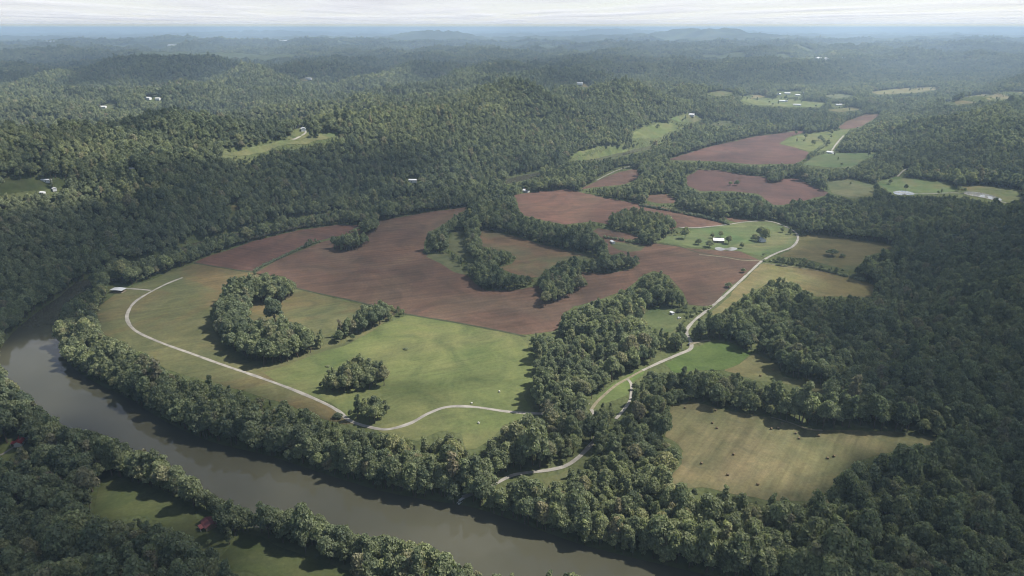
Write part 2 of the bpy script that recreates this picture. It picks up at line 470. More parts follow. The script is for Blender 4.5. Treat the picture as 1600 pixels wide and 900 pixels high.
ROADS = [
    # name, width m, visible pixel polyline(s) are opened in the woods
    ('gravel_road', 3.4, 'gravel', [(285, 434), (262, 443), (236, 456), (212, 471), (201, 486), (199, 500), (212, 517), (250, 535), (300, 553), (350, 571), (400, 588), (450, 606), (500, 627), (528, 642), (546, 657), (575, 667), (605, 671), (640, 662), (670, 646), (700, 636), (740, 636), (790, 643), (830, 646), (860, 646), (890, 640), (920, 630)], 22),
    ('gravel_track', 2.7, 'gravel', [(236, 454), (215, 452), (196, 451)], 3),
    ('gravel_road', 3.6, 'gravel', [(1246, 366), (1246, 376), (1236, 387), (1215, 395), (1192, 407), (1175, 422), (1158, 438), (1130, 464), (1105, 485), (1086, 500), (1074, 514), (1074, 524), (1080, 536), (1078, 546), (1060, 554), (1032, 566), (1004, 579)], 99),
    ('dirt_track', 2.6, 'dirt', [(1004, 579), (980, 592), (960, 604), (935, 626), (924, 640)], 99),
    ('gravel_road', 3.0, 'gravel', [(924, 640), (935, 665), (928, 690)], 0),
    ('gravel_road', 3.4, 'gravel', [(928, 690), (905, 714), (884, 728), (862, 734), (842, 737)], 99),
    ('gravel_road', 3.4, 'gravel', [(842, 737), (815, 740), (798, 744), (782, 752), (768, 760)], 99),
    ('gravel_track', 2.7, 'gravel', [(768, 760), (750, 768), (735, 773), (722, 778)], 0),
    ('gravel_track', 3.4, 'gravel', [(1246, 366), (1232, 356), (1202, 346), (1165, 347), (1130, 352), (1085, 356), (1060, 355)], 99),
    ('dirt_track', 2.4, 'gravel', [(980, 592), (986, 600), (986, 612), (984, 626), (975, 640), (962, 655)], 99),
    ('dirt_track', 3.4, 'dirt', [(1078, 538), (1095, 534), (1110, 532)], 99),
    ('dirt_track', 4.1, 'gravel', [(1292, 246), (1298, 238), (1306, 226), (1318, 212)], 99),
    ('dirt_track', 3.4, 'gravel', [(1395, 300), (1440, 303), (1500, 302), (1550, 312), (1575, 318)], 99),
    ('dirt_track', 3.4, 'gravel', [(448, 222), (468, 214), (478, 206), (474, 200)], 99),
    ('dirt_track', 2.7, 'gravel', [(932, 282), (960, 268), (984, 260)], 99),
    ('dirt_track', 3.4, 'gravel', [(1402, 276), (1410, 268), (1420, 262)], 99),
    ('dirt_track', 2.7, 'dirt', [(1092, 398), (1130, 402), (1160, 407), (1190, 407)], 99),
    ('dirt_track', 2.4, 'gravel', [(-30, 722), (0, 712), (20, 700), (32, 693)], 99),
    ('footpath', 2.0, 'dirt', [(1205, 653), (1215, 655), (1240, 663), (1262, 671), (1285, 673)], 0),
    ('footpath', 1.7, 'dirt', [(1340, 434), (1300, 427), (1250, 419), (1195, 412)], 0),
]
DITCHES = [
    [(456, 449), (500, 459), (560, 472), (625, 489), (740, 509), (822, 526)],
    [(304, 411), (345, 418), (395, 425), (412, 416), (440, 403), (472, 388)],
    [(1030, 380), (1060, 385), (1090, 394), (1130, 401), (1180, 407)],
    [(1060, 356), (1100, 356), (1136, 350)],
]
# river: waterline under the far bank, then the near bank (which runs hidden behind its own trees)
RIVER = [(120, 440), (150, 446), (118, 462), (96, 484), (90, 512), (96, 545), (112, 572), (150, 598), (200, 622), (262, 660), (330, 690), (420, 712), (500, 738), (600, 768), (700, 786), (735, 792), (800, 812), (900, 848), (1000, 874), (1100, 897), (1300, 945), (1500, 1000), (1900, 1120),
         (1900, 1400), (1300, 1080), (1000, 965), (870, 932), (780, 909), (690, 886), (600, 862), (520, 837), (440, 827), (370, 820), (312, 781), (245, 748), (175, 720), (110, 699), (56, 658), (16, 622), (-10, 600), (-8, 560), (20, 520), (60, 486), (95, 462)]
RIVER2 = [(150, 446), (120, 440), (175, 425), (300, 380), (450, 345), (600, 317), (690, 300), (760, 285), (830, 271), (900, 256), (945, 243), (1000, 231), (1060, 218), (1120, 205), (1200, 190), (1280, 176),
          (1290, 178), (1210, 192.5), (1130, 207.5), (1070, 221), (1040, 229), (1000, 237), (950, 249), (905, 262), (860, 272.5), (800, 286), (740, 297), (700, 305), (600, 325), (450, 360), (310, 394), (200, 432)]
RIVER_VIS = [  # where water shows through
    RIVER[:22] + [(1160, 905), (860, 905), (760, 898), (715, 872), (655, 848), (610, 836), (560, 832), (500, 805), (455, 792), (395, 796), (340, 772), (300, 745), (250, 715), (160, 682), (100, 662), (45, 625), (12, 585), (0, 560), (8, 528), (60, 484), (110, 456)],
    [(785, 285), (830, 273), (846, 271), (830, 277), (795, 287)],
    [(950, 246), (1000, 233), (1036, 227), (1000, 236), (960, 247)],
]

PONDS = [
    [(1117, 387.5), (1124, 386.3), (1133, 388.2), (1143, 386.6), (1152, 388), (1149, 391), (1141, 392), (1134, 390.8), (1126, 392), (1119, 390.6)],
    [(1396, 300), (1410, 298), (1426, 301), (1428, 304), (1412, 305), (1400, 304)],
    [(1506, 300), (1525, 300), (1545, 304), (1564, 311), (1560, 314), (1535, 309), (1512, 305)],
]
CLEAR = [  # small gaps in the woods where a building or a vehicle shows: u, v, half width, half height
    (183, 452, 16, 8), (33, 692, 11, 13), (327, 819, 15, 14), (957, 378, 8, 4), (822, 298, 7, 3), (1077, 539, 8, 5), (722, 777, 9, 5),
    (240, 155, 14, 3), (165, 168, 7, 3), (474, 203, 6, 3), (1235, 147, 22, 4), (1297, 238, 8, 3), (1050, 490, 6, 4), (1060, 498, 5, 3),
    (1140, 388, 22, 6), (1190, 370, 14, 8), (206, 265, 6, 2), (645, 282, 9, 2.5), (1210, 160, 50, 2), (1310, 164, 12, 2)]

for poly in (RIVER, RIVER2):
    w = unproject(poly, flat=-3.0)
    RIVER_W.append([(p[0], p[1]) for p in w])


H_EXACT = H
ys = [-900.0]
while ys[-1] < 66000:
    y = ys[-1]
    ys.append(y + (30 if y < 120 else max(4.0, y * 0.0092)))
ys = np.array(ys)
ts = np.linspace(-1, 1, 520)
ts = np.sign(ts) * (0.75 * np.abs(ts) + 0.25 * np.abs(ts) ** 3)
Yg, Tg = np.meshgrid(ys, ts, indexing='ij')
Xg = Tg * (1.05 * np.maximum(Yg, 0) + 620)
Zg = H(Xg, Yg)
ny, nx = Xg.shape


def H(x, y, river=True):
    """height of the ground sheet itself, read from its grid"""
    x = np.asarray(x, float); y = np.asarray(y, float)
    t = np.clip(x / (1.05 * np.maximum(y, 0) + 620), -1, 1)
    fi = np.clip(np.interp(y, ys, np.arange(len(ys))), 0, len(ys) - 1.001)
    fj = np.clip(np.interp(t, ts, np.arange(len(ts))), 0, len(ts) - 1.001)
    i = fi.astype(int); j = fj.astype(int)
    a = fi - i; b = fj - j
    return (Zg[i, j] * (1 - b) + Zg[i, j + 1] * b) * (1 - a) + (Zg[i + 1, j] * (1 - b) + Zg[i + 1, j + 1] * b) * a


# raster of what must stay open in view
OPEN = np.zeros((900, 1600), bool)
_yy, _xx = np.mgrid[0:900, 0:1600]


def fill(poly, val):
    xs = [p[0] for p in poly]; ys = [p[1] for p in poly]
    x0, x1 = max(int(min(xs)) - 1, 0), min(int(max(xs)) + 2, 1600)
    y0, y1 = max(int(min(ys)) - 1, 0), min(int(max(ys)) + 2, 900)
    if x1 <= x0 or y1 <= y0:
        return
    m = inside(_xx[y0:y1, x0:x1] + 0.5, _yy[y0:y1, x0:x1] + 0.5, poly)
    OPEN[y0:y1, x0:x1][m] = val


for f in FIELDS:
    fill(f[3], True)
for w in WOODS:
    fill(w, False)
for r in RIVER_VIS:
    fill(r, True)
for r in PONDS:
    fill(r, True)
for (u, v, hu, hv) in CLEAR:
    fill([(u - hu, v - hv), (u + hu, v - hv), (u + hu, v + hv), (u - hu, v + hv)], True)
for nm, wid, mt, pts, nvis in ROADS:
    if nvis == 0:
        continue
    c = catmull(pts, False, 6)
    for i in range(min(len(c) - 1, nvis * 6)):
        (u0, v0), (u1, v1) = c[i], c[i + 1]
        dep = 300.0 / max(math.sin(PITCH + math.atan((v0 - 450) / FPX)), 0.02)
        r = max(wid * FPX / dep * 0.5 + 0.8, 1.5)
        fill([(min(u0, u1) - r, min(v0, v1) - r * .7), (max(u0, u1) + r, min(v0, v1) - r * .7), (max(u0, u1) + r, max(v0, v1) + r * .7), (min(u0, u1) - r, max(v0, v1) + r * .7)], True)


WOODM = np.zeros((900, 1600), bool)
_keep = OPEN.copy()
OPEN[:] = False
for w_ in WOODS:
    fill(w_, True)
WOODM[:] = OPEN
OPEN[:] = False
for f in FIELDS:
    if f[1].startswith('brown'):
        fill(f[3], True)
for r in RIVER_VIS + PONDS:
    fill(r, True)
BROWNM = OPEN.copy()
OPEN[:] = _keep


def in_wood(u, v, mask=None):
    M = WOODM if mask is None else mask
    ui = np.clip(u.astype(int), 0, 1599); vi = np.clip(v.astype(int), 0, 899)
    return M[vi, ui] & (u >= 0) & (u < 1600) & (v >= 0) & (v < 900)


def is_open(u, v):
    ui = np.clip(u.astype(int), 0, 1599); vi = np.clip(v.astype(int), 0, 899)
    ok = (u >= 0) & (u < 1600) & (v >= 0) & (v < 900)
    return OPEN[vi, ui] & ok


# ------------------------------------------------------------------ materials
MAT = {}
MAT['brown1'] = field_mat('tilled_soil_a', (0.102, 0.058, 0.045), (0.081, 0.048, 0.038), (0.105, 0.077, 0.043), .4, rot=-.45, seed=1)
MAT['brown2'] = field_mat('tilled_soil_b', (0.105, 0.065, 0.046), (0.078, 0.051, 0.039), (0.117, 0.086, 0.059), .55, rot=.33, seed=2, pscale=.009, dots=(0.053, 0.034, 0.025))
MAT['brown3'] = field_mat('tilled_soil_c', (0.119, 0.069, 0.052), (0.095, 0.056, 0.043), (0.133, 0.089, 0.061), .6, rot=.2, seed=3, pscale=.008)
MAT['brown4'] = field_mat('tilled_soil_d', (0.113, 0.069, 0.052), (0.091, 0.056, 0.045), (0.122, 0.090, 0.055), .4, rot=-.5, seed=4)
MAT['brown5'] = field_mat('tilled_soil_e', (0.098, 0.056, 0.048), (0.078, 0.048, 0.042), (0.105, 0.069, 0.052), .4, rot=-.3, seed=5, pscale=.006)
MAT['tan1'] = field_mat('dry_meadow_a', (0.076, 0.083, 0.039), (0.098, 0.097, 0.048), (0.108, 0.082, 0.042), .9, rot=.45, seed=6, row=.16)
MAT['tan2'] = field_mat('dry_meadow_b', (0.098, 0.090, 0.047), (0.112, 0.095, 0.053), (0.101, 0.073, 0.038), .5, rot=.3, seed=7)
MAT['tan3'] = field_mat('dry_meadow_c', (0.119, 0.123, 0.049), (0.141, 0.123, 0.064), (0.115, 0.084, 0.041), .5, rot=-.75, seed=8)
MAT['tan4'] = field_mat('dry_meadow_d', (0.079, 0.098, 0.042), (0.105, 0.105, 0.053), (0.108, 0.084, 0.041), .6, rot=.15, seed=9)
MAT['green1'] = field_mat('mown_grass_a', (0.078, 0.100, 0.038), (0.102, 0.117, 0.046), (0.116, 0.113, 0.053), .65, rot=.40, seed=10, streak=.32, row=.2)
MAT['green2'] = field_mat('mown_grass_b', (0.083, 0.116, 0.038), (0.094, 0.112, 0.046), None, rot=.7, seed=11)
MAT['green3'] = field_mat('lush_grass', (0.056, 0.087, 0.027), (0.074, 0.100, 0.034), None, rot=.3, seed=12, streak=.3)
MAT['green4'] = field_mat('rough_grass_a', (0.065, 0.091, 0.036), (0.086, 0.098, 0.046), (0.108, 0.091, 0.053), .3, rot=.6, seed=13)
MAT['green5'] = field_mat('pasture_a', (0.069, 0.105, 0.042), (0.090, 0.112, 0.050), (0.119, 0.109, 0.057), .7, rot=.1, seed=14)
MAT['green6'] = field_mat('rough_grass_b', (0.076, 0.090, 0.044), (0.094, 0.095, 0.051), None, rot=.5, seed=15)
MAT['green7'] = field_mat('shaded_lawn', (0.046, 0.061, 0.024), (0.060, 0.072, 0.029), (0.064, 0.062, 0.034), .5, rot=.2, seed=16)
MAT['scrub'] = field_mat('scrub_meadow', (0.083, 0.091, 0.046), (0.094, 0.084, 0.049), (0.119, 0.073, 0.047), .8, rot=.35, seed=17, pscale=.011)
MAT['hay'] = field_mat('cut_hay', (0.108, 0.105, 0.053), (0.137, 0.116, 0.064), (0.083, 0.091, 0.044), .6, rot=.95, seed=18, row=.16, streak=.8, pscale=.014)
MAT['gravel'] = plain('gravel', (.235, .22, .19), .95, .1, .28, .12)
MAT['dirt'] = plain('packed_dirt', (.17, .15, .10), .95, .1, .2, .3)
MAT['margin'] = plain('rank_grass', (.045, .05, .028), .95, .1, .3, .2)

# ground under the woods and, far away, the canopy texture
m, nt, out = new_mat('ground')
v = world_pos(nt)
n1 = noise(nt, v, .02, 5, .6)
near = ramp(nt, n1, [(.35, (.058, .072, .030)), (.65, (.088, .096, .044))])
n2 = noise(nt, world_pos(nt, .3, (.5, 1, 1)), .0013, 6, .62)
farc = ramp(nt, n2, [(.40, (.034, .044, .022)), (.52, (.050, .058, .028)), (.60, (.09, .11, .05)), (.68, (.15, .14, .08))])
n3 = noise(nt, v, .03, 4, .7)
farc = mixc(nt, 1.0, farc, ramp(nt, n3, [(.3, (.6,) * 3), (.7, (1.35,) * 3)]), 'MULTIPLY')
g = nt.nodes.new('ShaderNodeNewGeometry')
sx = nt.nodes.new('ShaderNodeSeparateXYZ'); nt.links.new(g.outputs['Position'], sx.inputs[0])
mr = nt.nodes.new('ShaderNodeMapRange'); mr.inputs[1].default_value = 3500; mr.inputs[2].default_value = 8500
nt.links.new(sx.outputs[1], mr.inputs[0])
col = mixc(nt, mr.outputs[0], near, farc)
bp = nt.nodes.new('ShaderNodeBump'); bp.inputs['Strength'].default_value = 1.0; bp.inputs['Distance'].default_value = 8.0
nt.links.new(noise(nt, v, .035, 3, .7), bp.inputs['Height'])
principled(nt, out, col, 1.0, .0, bp.outputs[0])
MAT['ground'] = m


def leaf_mat(name, stops, grain=1.0):
    m, nt, out = new_mat(name)
    oi = nt.nodes.new('ShaderNodeObjectInfo')
    c = ramp(nt, oi.outputs['Random'], stops)
    big = noise(nt, world_pos(nt), .011, 3, .6)
    c = mixc(nt, ramp(nt, big, [(.45, (0, 0, 0)), (.65, (.55,) * 3)]), c, (.134, .142, .088))
    big2 = noise(nt, world_pos(nt, .5), .006, 3, .6)
    c = mixc(nt, ramp(nt, big2, [(.50, (0, 0, 0)), (.68, (.5,) * 3)]), c, (.085, .097, .078))
    c = mixc(nt, 1.0, c, ramp(nt, noise(nt, world_pos(nt, .2), .0032, 4, .6), [(.36, (.80, .84, .86)), (.64, (1.22, 1.18, 1.10))]), 'MULTIPLY')
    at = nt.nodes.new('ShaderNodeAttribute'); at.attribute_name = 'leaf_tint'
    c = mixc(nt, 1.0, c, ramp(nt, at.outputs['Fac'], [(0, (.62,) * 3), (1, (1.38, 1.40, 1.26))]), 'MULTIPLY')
    d = nt.nodes.new('ShaderNodeBsdfDiffuse'); nt.links.new(c, d.inputs[0])
    t = nt.nodes.new('ShaderNodeBsdfTranslucent')
    nt.links.new(mixc(nt, 1.0, c, (.82, .88, .60), 'MULTIPLY'), t.inputs[0])
    ms = nt.nodes.new('ShaderNodeAddShader')          # a leaf reflects and lets light through
    nt.links.new(d.outputs[0], ms.inputs[0]); nt.links.new(t.outputs[0], ms.inputs[1])
    nt.links.new(ms.outputs[0], out.inputs[0])
    return m


MAT['leaf'] = leaf_mat('leaves', [(0.0, (.060, .074, .054)), (.20, (.086, .099, .066)), (.45, (.112, .124, .080)), (.72, (.130, .142, .088)),
                                  (.88, (.146, .158, .090)), (.94, (.142, .124, .094)), (1.0, (.165, .168, .094))])
MAT['bark'] = plain('bark', (.10, .08, .06), .95, .05, .25, 2.0)
MAT['white_paint'] = plain('white_paint', (.62, .62, .60), .6, .3, .05)
MAT['white_metal'] = plain('white_metal_roof', (.66, .66, .66), .45, .4, .05)
MAT['grey_metal'] = plain('grey_metal_roof', (.42, .43, .44), .5, .4, .1)
MAT['red_metal'] = plain('red_metal_roof', (.36, .045, .05), .5, .4, .1)
MAT['maroon'] = plain('maroon_shingle', (.15, .052, .052), .8, .2, .2)
MAT['shingle'] = plain('brown_shingle', (.14, .11, .10), .85, .2, .2)
MAT['wood'] = plain('weathered_wood', (.22, .17, .12), .85, .2, .2)
MAT['dark'] = plain('dark_opening', (.03, .03, .035), .4, .5, .1)
MAT['brick'] = plain('brick', (.28, .14, .10), .85, .2, .15)
MAT['straw'] = plain('straw', (.15, .115, .07), .95, .05, .25, 3)
MAT['wrap'] = plain('bale_wrap', (.42, .41, .37), .5, .3, .08)
MAT['rubber'] = plain('rubber', (.03, .03, .03), .8, .2, .1)
MAT['car_paint'] = plain('car_paint', (.05, .055, .06), .3, .5, .05)
MAT['tin'] = plain('aluminium', (.62, .63, .62), .35, .5, .06)

m, nt, out = new_mat('river_water')
b = nt.nodes.new('ShaderNodeBsdfPrincipled')
vv = world_pos(nt)
cw = ramp(nt, noise(nt, vv, .01, 4), [(.35, (.052, .051, .034)), (.65, (.064, .062, .042))])
nt.links.new(cw, b.inputs['Base Color'])
b.inputs['Roughness'].default_value = .03
b.inputs['IOR'].default_value = 1.33
bp = nt.nodes.new('ShaderNodeBump'); bp.inputs['Strength'].default_value = .007; bp.inputs['Distance'].default_value = .3
nt.links.new(noise(nt, vv, .6, 3), bp.inputs['Height'])
nt.links.new(bp.outputs[0], b.inputs['Normal'])
nt.links.new(b.outputs[0], out.inputs[0])
MAT['water'] = m

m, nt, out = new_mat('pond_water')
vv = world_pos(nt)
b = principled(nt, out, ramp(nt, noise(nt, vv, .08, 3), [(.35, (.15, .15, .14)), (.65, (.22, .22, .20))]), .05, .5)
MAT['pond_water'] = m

# ------------------------------------------------------------------ ground sheet
idx = np.arange(ny * nx).reshape(ny, nx)
quads = np.stack([idx[:-1, :-1], idx[:-1, 1:], idx[1:, 1:], idx[1:, :-1]], -1).reshape(-1, 4)


def grid_mesh(name, co, quads, mat, smooth=True):
    me = bpy.data.meshes.new(name)
    me.vertices.add(len(co)); me.vertices.foreach_set('co', np.asarray(co, np.float32).ravel())
    me.loops.add(quads.size); me.loops.foreach_set('vertex_index', quads.astype(np.int32).ravel())
    me.polygons.add(len(quads))
    k = quads.shape[1]
    me.polygons.foreach_set('loop_start', np.arange(0, quads.size, k, dtype=np.int32))
    me.polygons.foreach_set('loop_total', np.full(len(quads), k, np.int32))
    me.polygons.foreach_set('use_smooth', np.full(len(quads), smooth))
    me.update(); me.validate()
    me.materials.append(mat)
    return link(bpy.data.objects.new(name, me))


gr = grid_mesh('ground', np.stack([Xg, Yg, Zg], -1).reshape(-1, 3), quads, MAT['ground'])
tag(gr, 'rolling valley floor and wooded hill terrain reaching to the horizon', kind='structure')


# ------------------------------------------------------------------ fields, roads, water
def sheet(name, poly_world, mat, lift, step=None, zfix=None):
    p = np.asarray(poly_world, float)[:, :2]
    ext = p.max(0) - p.min(0)
    if step is None:
        step = max(9.0, min(60.0, math.sqrt(ext[0] * ext[1]) / 18))
    # subdivide the outline
    rim = []
    for i in range(len(p)):
        a, b = p[i], p[(i + 1) % len(p)]
        k = max(1, int(np.hypot(*(b - a)) / step))
        for q in range(k):
            rim.append(a + (b - a) * q / k)
    rim = np.array(rim)
    if zfix is None:
        jit = min(1.2, step * .06)
        rim = rim + RNG.normal(0, jit, rim.shape)
        ja = min(4.5, 1.6 + step * .12) * (1 if lift < .4 else 2.2)
        rim = rim + ja * np.stack([fbm(rim[:, 0] / 34., rim[:, 1] / 34., 7, 3), fbm(rim[:, 0] / 34. + 50, rim[:, 1] / 34., 8, 3)], 1)
    gx, gy = np.meshgrid(np.arange(p[:, 0].min(), p[:, 0].max(), step), np.arange(p[:, 1].min(), p[:, 1].max(), step))
    gx = gx.ravel(); gy = gy.ravel()
    ok = inside(gx, gy, [tuple(q) for q in rim]) & (seg_dist(gx, gy, [tuple(q) for q in rim]) > step * .4)
    pts = [Vector(q) for q in rim] + [Vector((a, b)) for a, b in zip(gx[ok], gy[ok])]
    n = len(rim)
    vs, es, fs, *_ = delaunay_2d_cdt(pts, [(i, (i + 1) % n) for i in range(n)], [list(range(n))], 1, 1e-4)
    vx = np.array([q[0] for q in vs]); vy = np.array([q[1] for q in vs])
    z = (H(vx, vy) + lift) if zfix is None else np.full(len(vx), zfix)
    return mesh_obj(name, np.stack([vx, vy, z], 1), fs, mat, smooth=True)


for (nm, mt, lift, poly) in FIELDS:
    w = unproject(soft_poly(poly))
    o = sheet(nm, w, MAT[mt], lift)
    o['kind'] = 'structure'

for k, poly in enumerate((RIVER, RIVER2)):
    w = unproject(poly, flat=-3.0)
    w = catmull(w[:, :2], True, 4) if k == 0 else w
    # water runs a little under its banks
    o = sheet('river', w, MAT['water'], 0, step=60, zfix=-3.0 - .02 * k)
    tag(o, kind='structure')
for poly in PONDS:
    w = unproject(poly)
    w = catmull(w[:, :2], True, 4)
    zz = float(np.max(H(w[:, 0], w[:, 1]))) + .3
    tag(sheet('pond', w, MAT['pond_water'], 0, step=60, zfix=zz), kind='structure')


def ribbon(name, pts_px, width, mat, lift):
    w = unproject(pts_px)
    c = catmull(w[:, :2], False, 10)
    d = np.gradient(c, axis=0)
    d /= np.maximum(np.hypot(d[:, 0], d[:, 1])[:, None], 1e-6)
    nrm = np.stack([-d[:, 1], d[:, 0]], 1)
    wv = width * (1 + .22 * vnoise(c[:, 0] / 14, c[:, 1] / 14, 5))
    vs = []
    for s in (-.5, -.17, .17, .5):
        q = c + nrm * (wv * s)[:, None]
        crown = .06 if abs(s) < .3 else 0
        vs.append(np.stack([q[:, 0], q[:, 1], H(q[:, 0], q[:, 1]) + lift + crown], 1))
    n = len(c)
    fs = []
    for j in range(3):
        for i in range(n - 1):
            fs.append((j * n + i, j * n + i + 1, (j + 1) * n + i + 1, (j + 1) * n + i))
    o = mesh_obj(name, np.concatenate(vs), fs, mat, smooth=True)
    o['kind'] = 'structure'
    return o


for i, (nm, wid, mt, pts, nv) in enumerate(ROADS):
    ribbon(nm, pts, wid, MAT[mt], .22 + .012 * i)
for pts in DITCHES:
    ribbon('grass_verge', pts, 3.2, MAT['margin'], .20)


# ------------------------------------------------------------------ trees
def blob(center, r, sub=2, amp=.18, seed=0, squash=1.0):
    bm = bmesh.new()
    bmesh.ops.create_icosphere(bm, subdivisions=sub, radius=1.0)
    vs = np.array([v.co[:] for v in bm.verts]); fs = [tuple(v.index for v in f.verts) for f in bm.faces]
    bm.free()
    n = fbm(vs[:, 0] * 1.7 + seed * 3.1 + vs[:, 2], vs[:, 1] * 1.7 + seed + vs[:, 2] * 1.3, seed, 2)
    vs = vs * (1 + amp * 2 * n)[:, None] * np.array([r, r, r * squash])
    return vs + np.array(center), fs


def make_crown(seed, kind):
    """lobes of a broadleaf crown: dark core lumps wrapped in many small leaf clumps. Base of the trunk at z=0; about 18 m tall"""
    rg = np.random.default_rng(seed)
    lobes = []
    if kind == 'round':
        lobes.append(((0, 0, 11.0), 4.0))
        n = 8
        for k in range(n):
            a = k / n * 6.283 + rg.uniform(-.3, .3); rr = rg.uniform(2.2, 3.4)
            lobes.append(((rr * math.cos(a), rr * math.sin(a), rg.uniform(7.0, 11.5)), rg.uniform(1.7, 2.7)))
        for k in range(5):
            a = rg.uniform(0, 6.283); rr = rg.uniform(.3, 2.0)
            lobes.append(((rr * math.cos(a), rr * math.sin(a), rg.uniform(12.5, 15.0)), rg.uniform(1.6, 2.4)))
    elif kind == 'tall':
        for k in range(11):
            z = 5.5 + k * 1.15
            a = k * 2.4 + rg.uniform(-.4, .4); rr = (1.9 - .12 * k) * rg.uniform(.7, 1.15)
            lobes.append(((max(rr, .1) * math.cos(a), max(rr, .1) * math.sin(a), z), rg.uniform(1.7, 2.5) * (1.0 - .035 * k)))
        lobes.append(((0, 0, 10.5), 2.6))
    else:  # spreading
        lobes.append(((0, 0, 9.8), 3.6))
        n = 10
        for k in range(n):
            a = k / n * 6.283 + rg.uniform(-.35, .35); rr = rg.uniform(3.0, 4.8)
            lobes.append(((rr * math.cos(a), rr * math.sin(a), rg.uniform(7.0, 10.5)), rg.uniform(1.5, 2.5)))
        for k in range(6):
            a = rg.uniform(0, 6.283); rr = rg.uniform(.6, 2.8)
            lobes.append(((rr * math.cos(a), rr * math.sin(a), rg.uniform(11.0, 13.0)), rg.uniform(1.5, 2.3)))
    V, F, T = [], [], []
    nv = 0
    for i, (c, r) in enumerate(lobes):
        vs, fs = blob(c, r * .80, 1, .2, seed + i, .85)
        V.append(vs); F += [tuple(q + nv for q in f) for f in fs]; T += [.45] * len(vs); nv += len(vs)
        k = int(15 * r * r)
        d = rg.normal(size=(k, 3)); d[:, 2] = np.abs(d[:, 2]) * 1.0 - .35 * rg.random(k)
        d /= np.linalg.norm(d, axis=1)[:, None]
        tint_l = rg.uniform(-.18, .18)
        for q in range(k):
            p = np.array(c) + d[q] * r * np.array([1, 1, .88]) * rg.uniform(.78, 1.14)
            nrm = d[q] + rg.normal(0, .55, 3); nrm /= np.linalg.norm(nrm)
            t1 = np.cross(nrm, rg.normal(size=3)); t1 /= np.linalg.norm(t1); t2 = np.cross(nrm, t1)
            s = rg.uniform(.42, .85)
            vs = [p + t1 * s, p + t2 * s * .8 + nrm * .12, p - t1 * s, p - t2 * s * .8 + nrm * .12]
            V.append(np.array(vs)); F.append((nv, nv + 1, nv + 2, nv + 3)); nv += 4
            T += [float(np.clip(.5 + tint_l + rg.normal(0, .22), 0, 1))] * 4
    return np.concatenate(V), F, T


def make_trunk(seed, h=9.0, r=.38):
    rg = np.random.default_rng(seed)
    V, F = [], []

    def limb(p0, p1, r0, r1, segs=4, bend=.3):
        base = len(V)
        p0 = np.array(p0, float); p1 = np.array(p1, float)
        ax = (p1 - p0) / np.linalg.norm(p1 - p0)
        t1 = np.cross(ax, [.31, .77, .2]); t1 /= np.linalg.norm(t1); t2 = np.cross(ax, t1)
        off = rg.normal(0, bend, 2)
        for s in range(segs + 1):
            t = s / segs
            c = p0 + (p1 - p0) * t + (t1 * off[0] + t2 * off[1]) * math.sin(t * math.pi)
            rr = r0 + (r1 - r0) * t + (r0 * .5 * max(0, .15 - t) / .15 if r0 > .3 else 0)
            for k in range(7):
                a = k / 7 * 6.283
                V.append(c + (t1 * math.cos(a) + t2 * math.sin(a)) * rr)
        for s in range(segs):
            for k in range(7):
                F.append((base + s * 7 + k, base + s * 7 + (k + 1) % 7, base + (s + 1) * 7 + (k + 1) % 7, base + (s + 1) * 7 + k))
    limb((0, 0, -1.0), (rg.uniform(-.4, .4), rg.uniform(-.4, .4), h), r, r * .5, 5)
    for k in range(5):
        a = k / 5 * 6.283 + rg.uniform(-.4, .4); z = rg.uniform(4.2, 7.5)
        limb((0, 0, z), (2.6 * math.cos(a), 2.6 * math.sin(a), z + rg.uniform(2.0, 3.8)), r * .45, r * .14, 3)
    return V, F


PROTO = []      # (root, crown, trunk)
SHAPES = ['round', 'spread', 'tall', 'round', 'spread', 'round', 'tall', 'spread']
for i, kd in enumerate(SHAPES):
    root = thing('broadleaf_tree', (0, 0, 0), 'broadleaf tree', 'tree')
    V, F, T = make_crown(100 + i, kd)
    cr = mesh_obj('crown', V, F, MAT['leaf'], root)
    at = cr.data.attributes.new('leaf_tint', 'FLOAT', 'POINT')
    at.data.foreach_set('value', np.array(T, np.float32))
    V, F = make_trunk(300 + i, 11.0 if kd == 'tall' else 9.0)
    tr = mesh_obj('trunk', V, F, MAT['bark'], root, smooth=True)
    PROTO.append([root, cr, tr, False])

# candidate positions, jittered grid in depth bands
cand = []
bands = [(150, 700, 6.7, .95), (700, 1200, 6.7, .93), (1200, 1900, 6.8, .92), (1900, 2800, 7.2, .98), (2800, 4000, 8.4, 1.14), (4000, 5600, 11.4, 1.5), (5600, 8200, 17.0, 2.2), (8200, 12500, 34, 3.6)]
for (y0, y1, sp, scl) in bands:
    xm = .86 * y1 + 160
    gx = np.arange(-xm, xm, sp); gy = np.arange(y0, y1, sp * .92)
    X, Y = np.meshgrid(gx, gy)
    X[1::2] += sp / 2
    X = X.ravel() + RNG.uniform(-.36, .36, X.size) * sp; Y = Y.ravel() + RNG.uniform(-.36, .36, Y.size) * sp
    k = np.abs(X) < .80 * (Y * CP + 107) + 140
    X, Y = X[k], Y[k]
    S = scl * np.clip(RNG.normal(1.06, .27, X.size), .5, 1.85)
    cand.append(np.stack([X, Y, S, np.full(X.size, scl)], 1))
cand = np.concatenate(cand)
cu, cv, _ = project(cand[:, 0], cand[:, 1], 0.0 * cand[:, 0])
cand = cand[~in_wood(cu, cv)]
gx, gy = np.meshgrid(np.arange(-700, 800, 5.4), np.arange(420, 1800, 5.0))
gx = gx.ravel() + RNG.uniform(-2, 2, gx.size); gy = gy.ravel() + RNG.uniform(-2, 2, gy.size)
cu, cv, _ = project(gx, gy, 0 * gx)
k = in_wood(cu, cv)
gx, gy = gx[k], gy[k]
bx, by = np.meshgrid(np.arange(-700, 500, 5.0), np.arange(250, 900, 4.6))
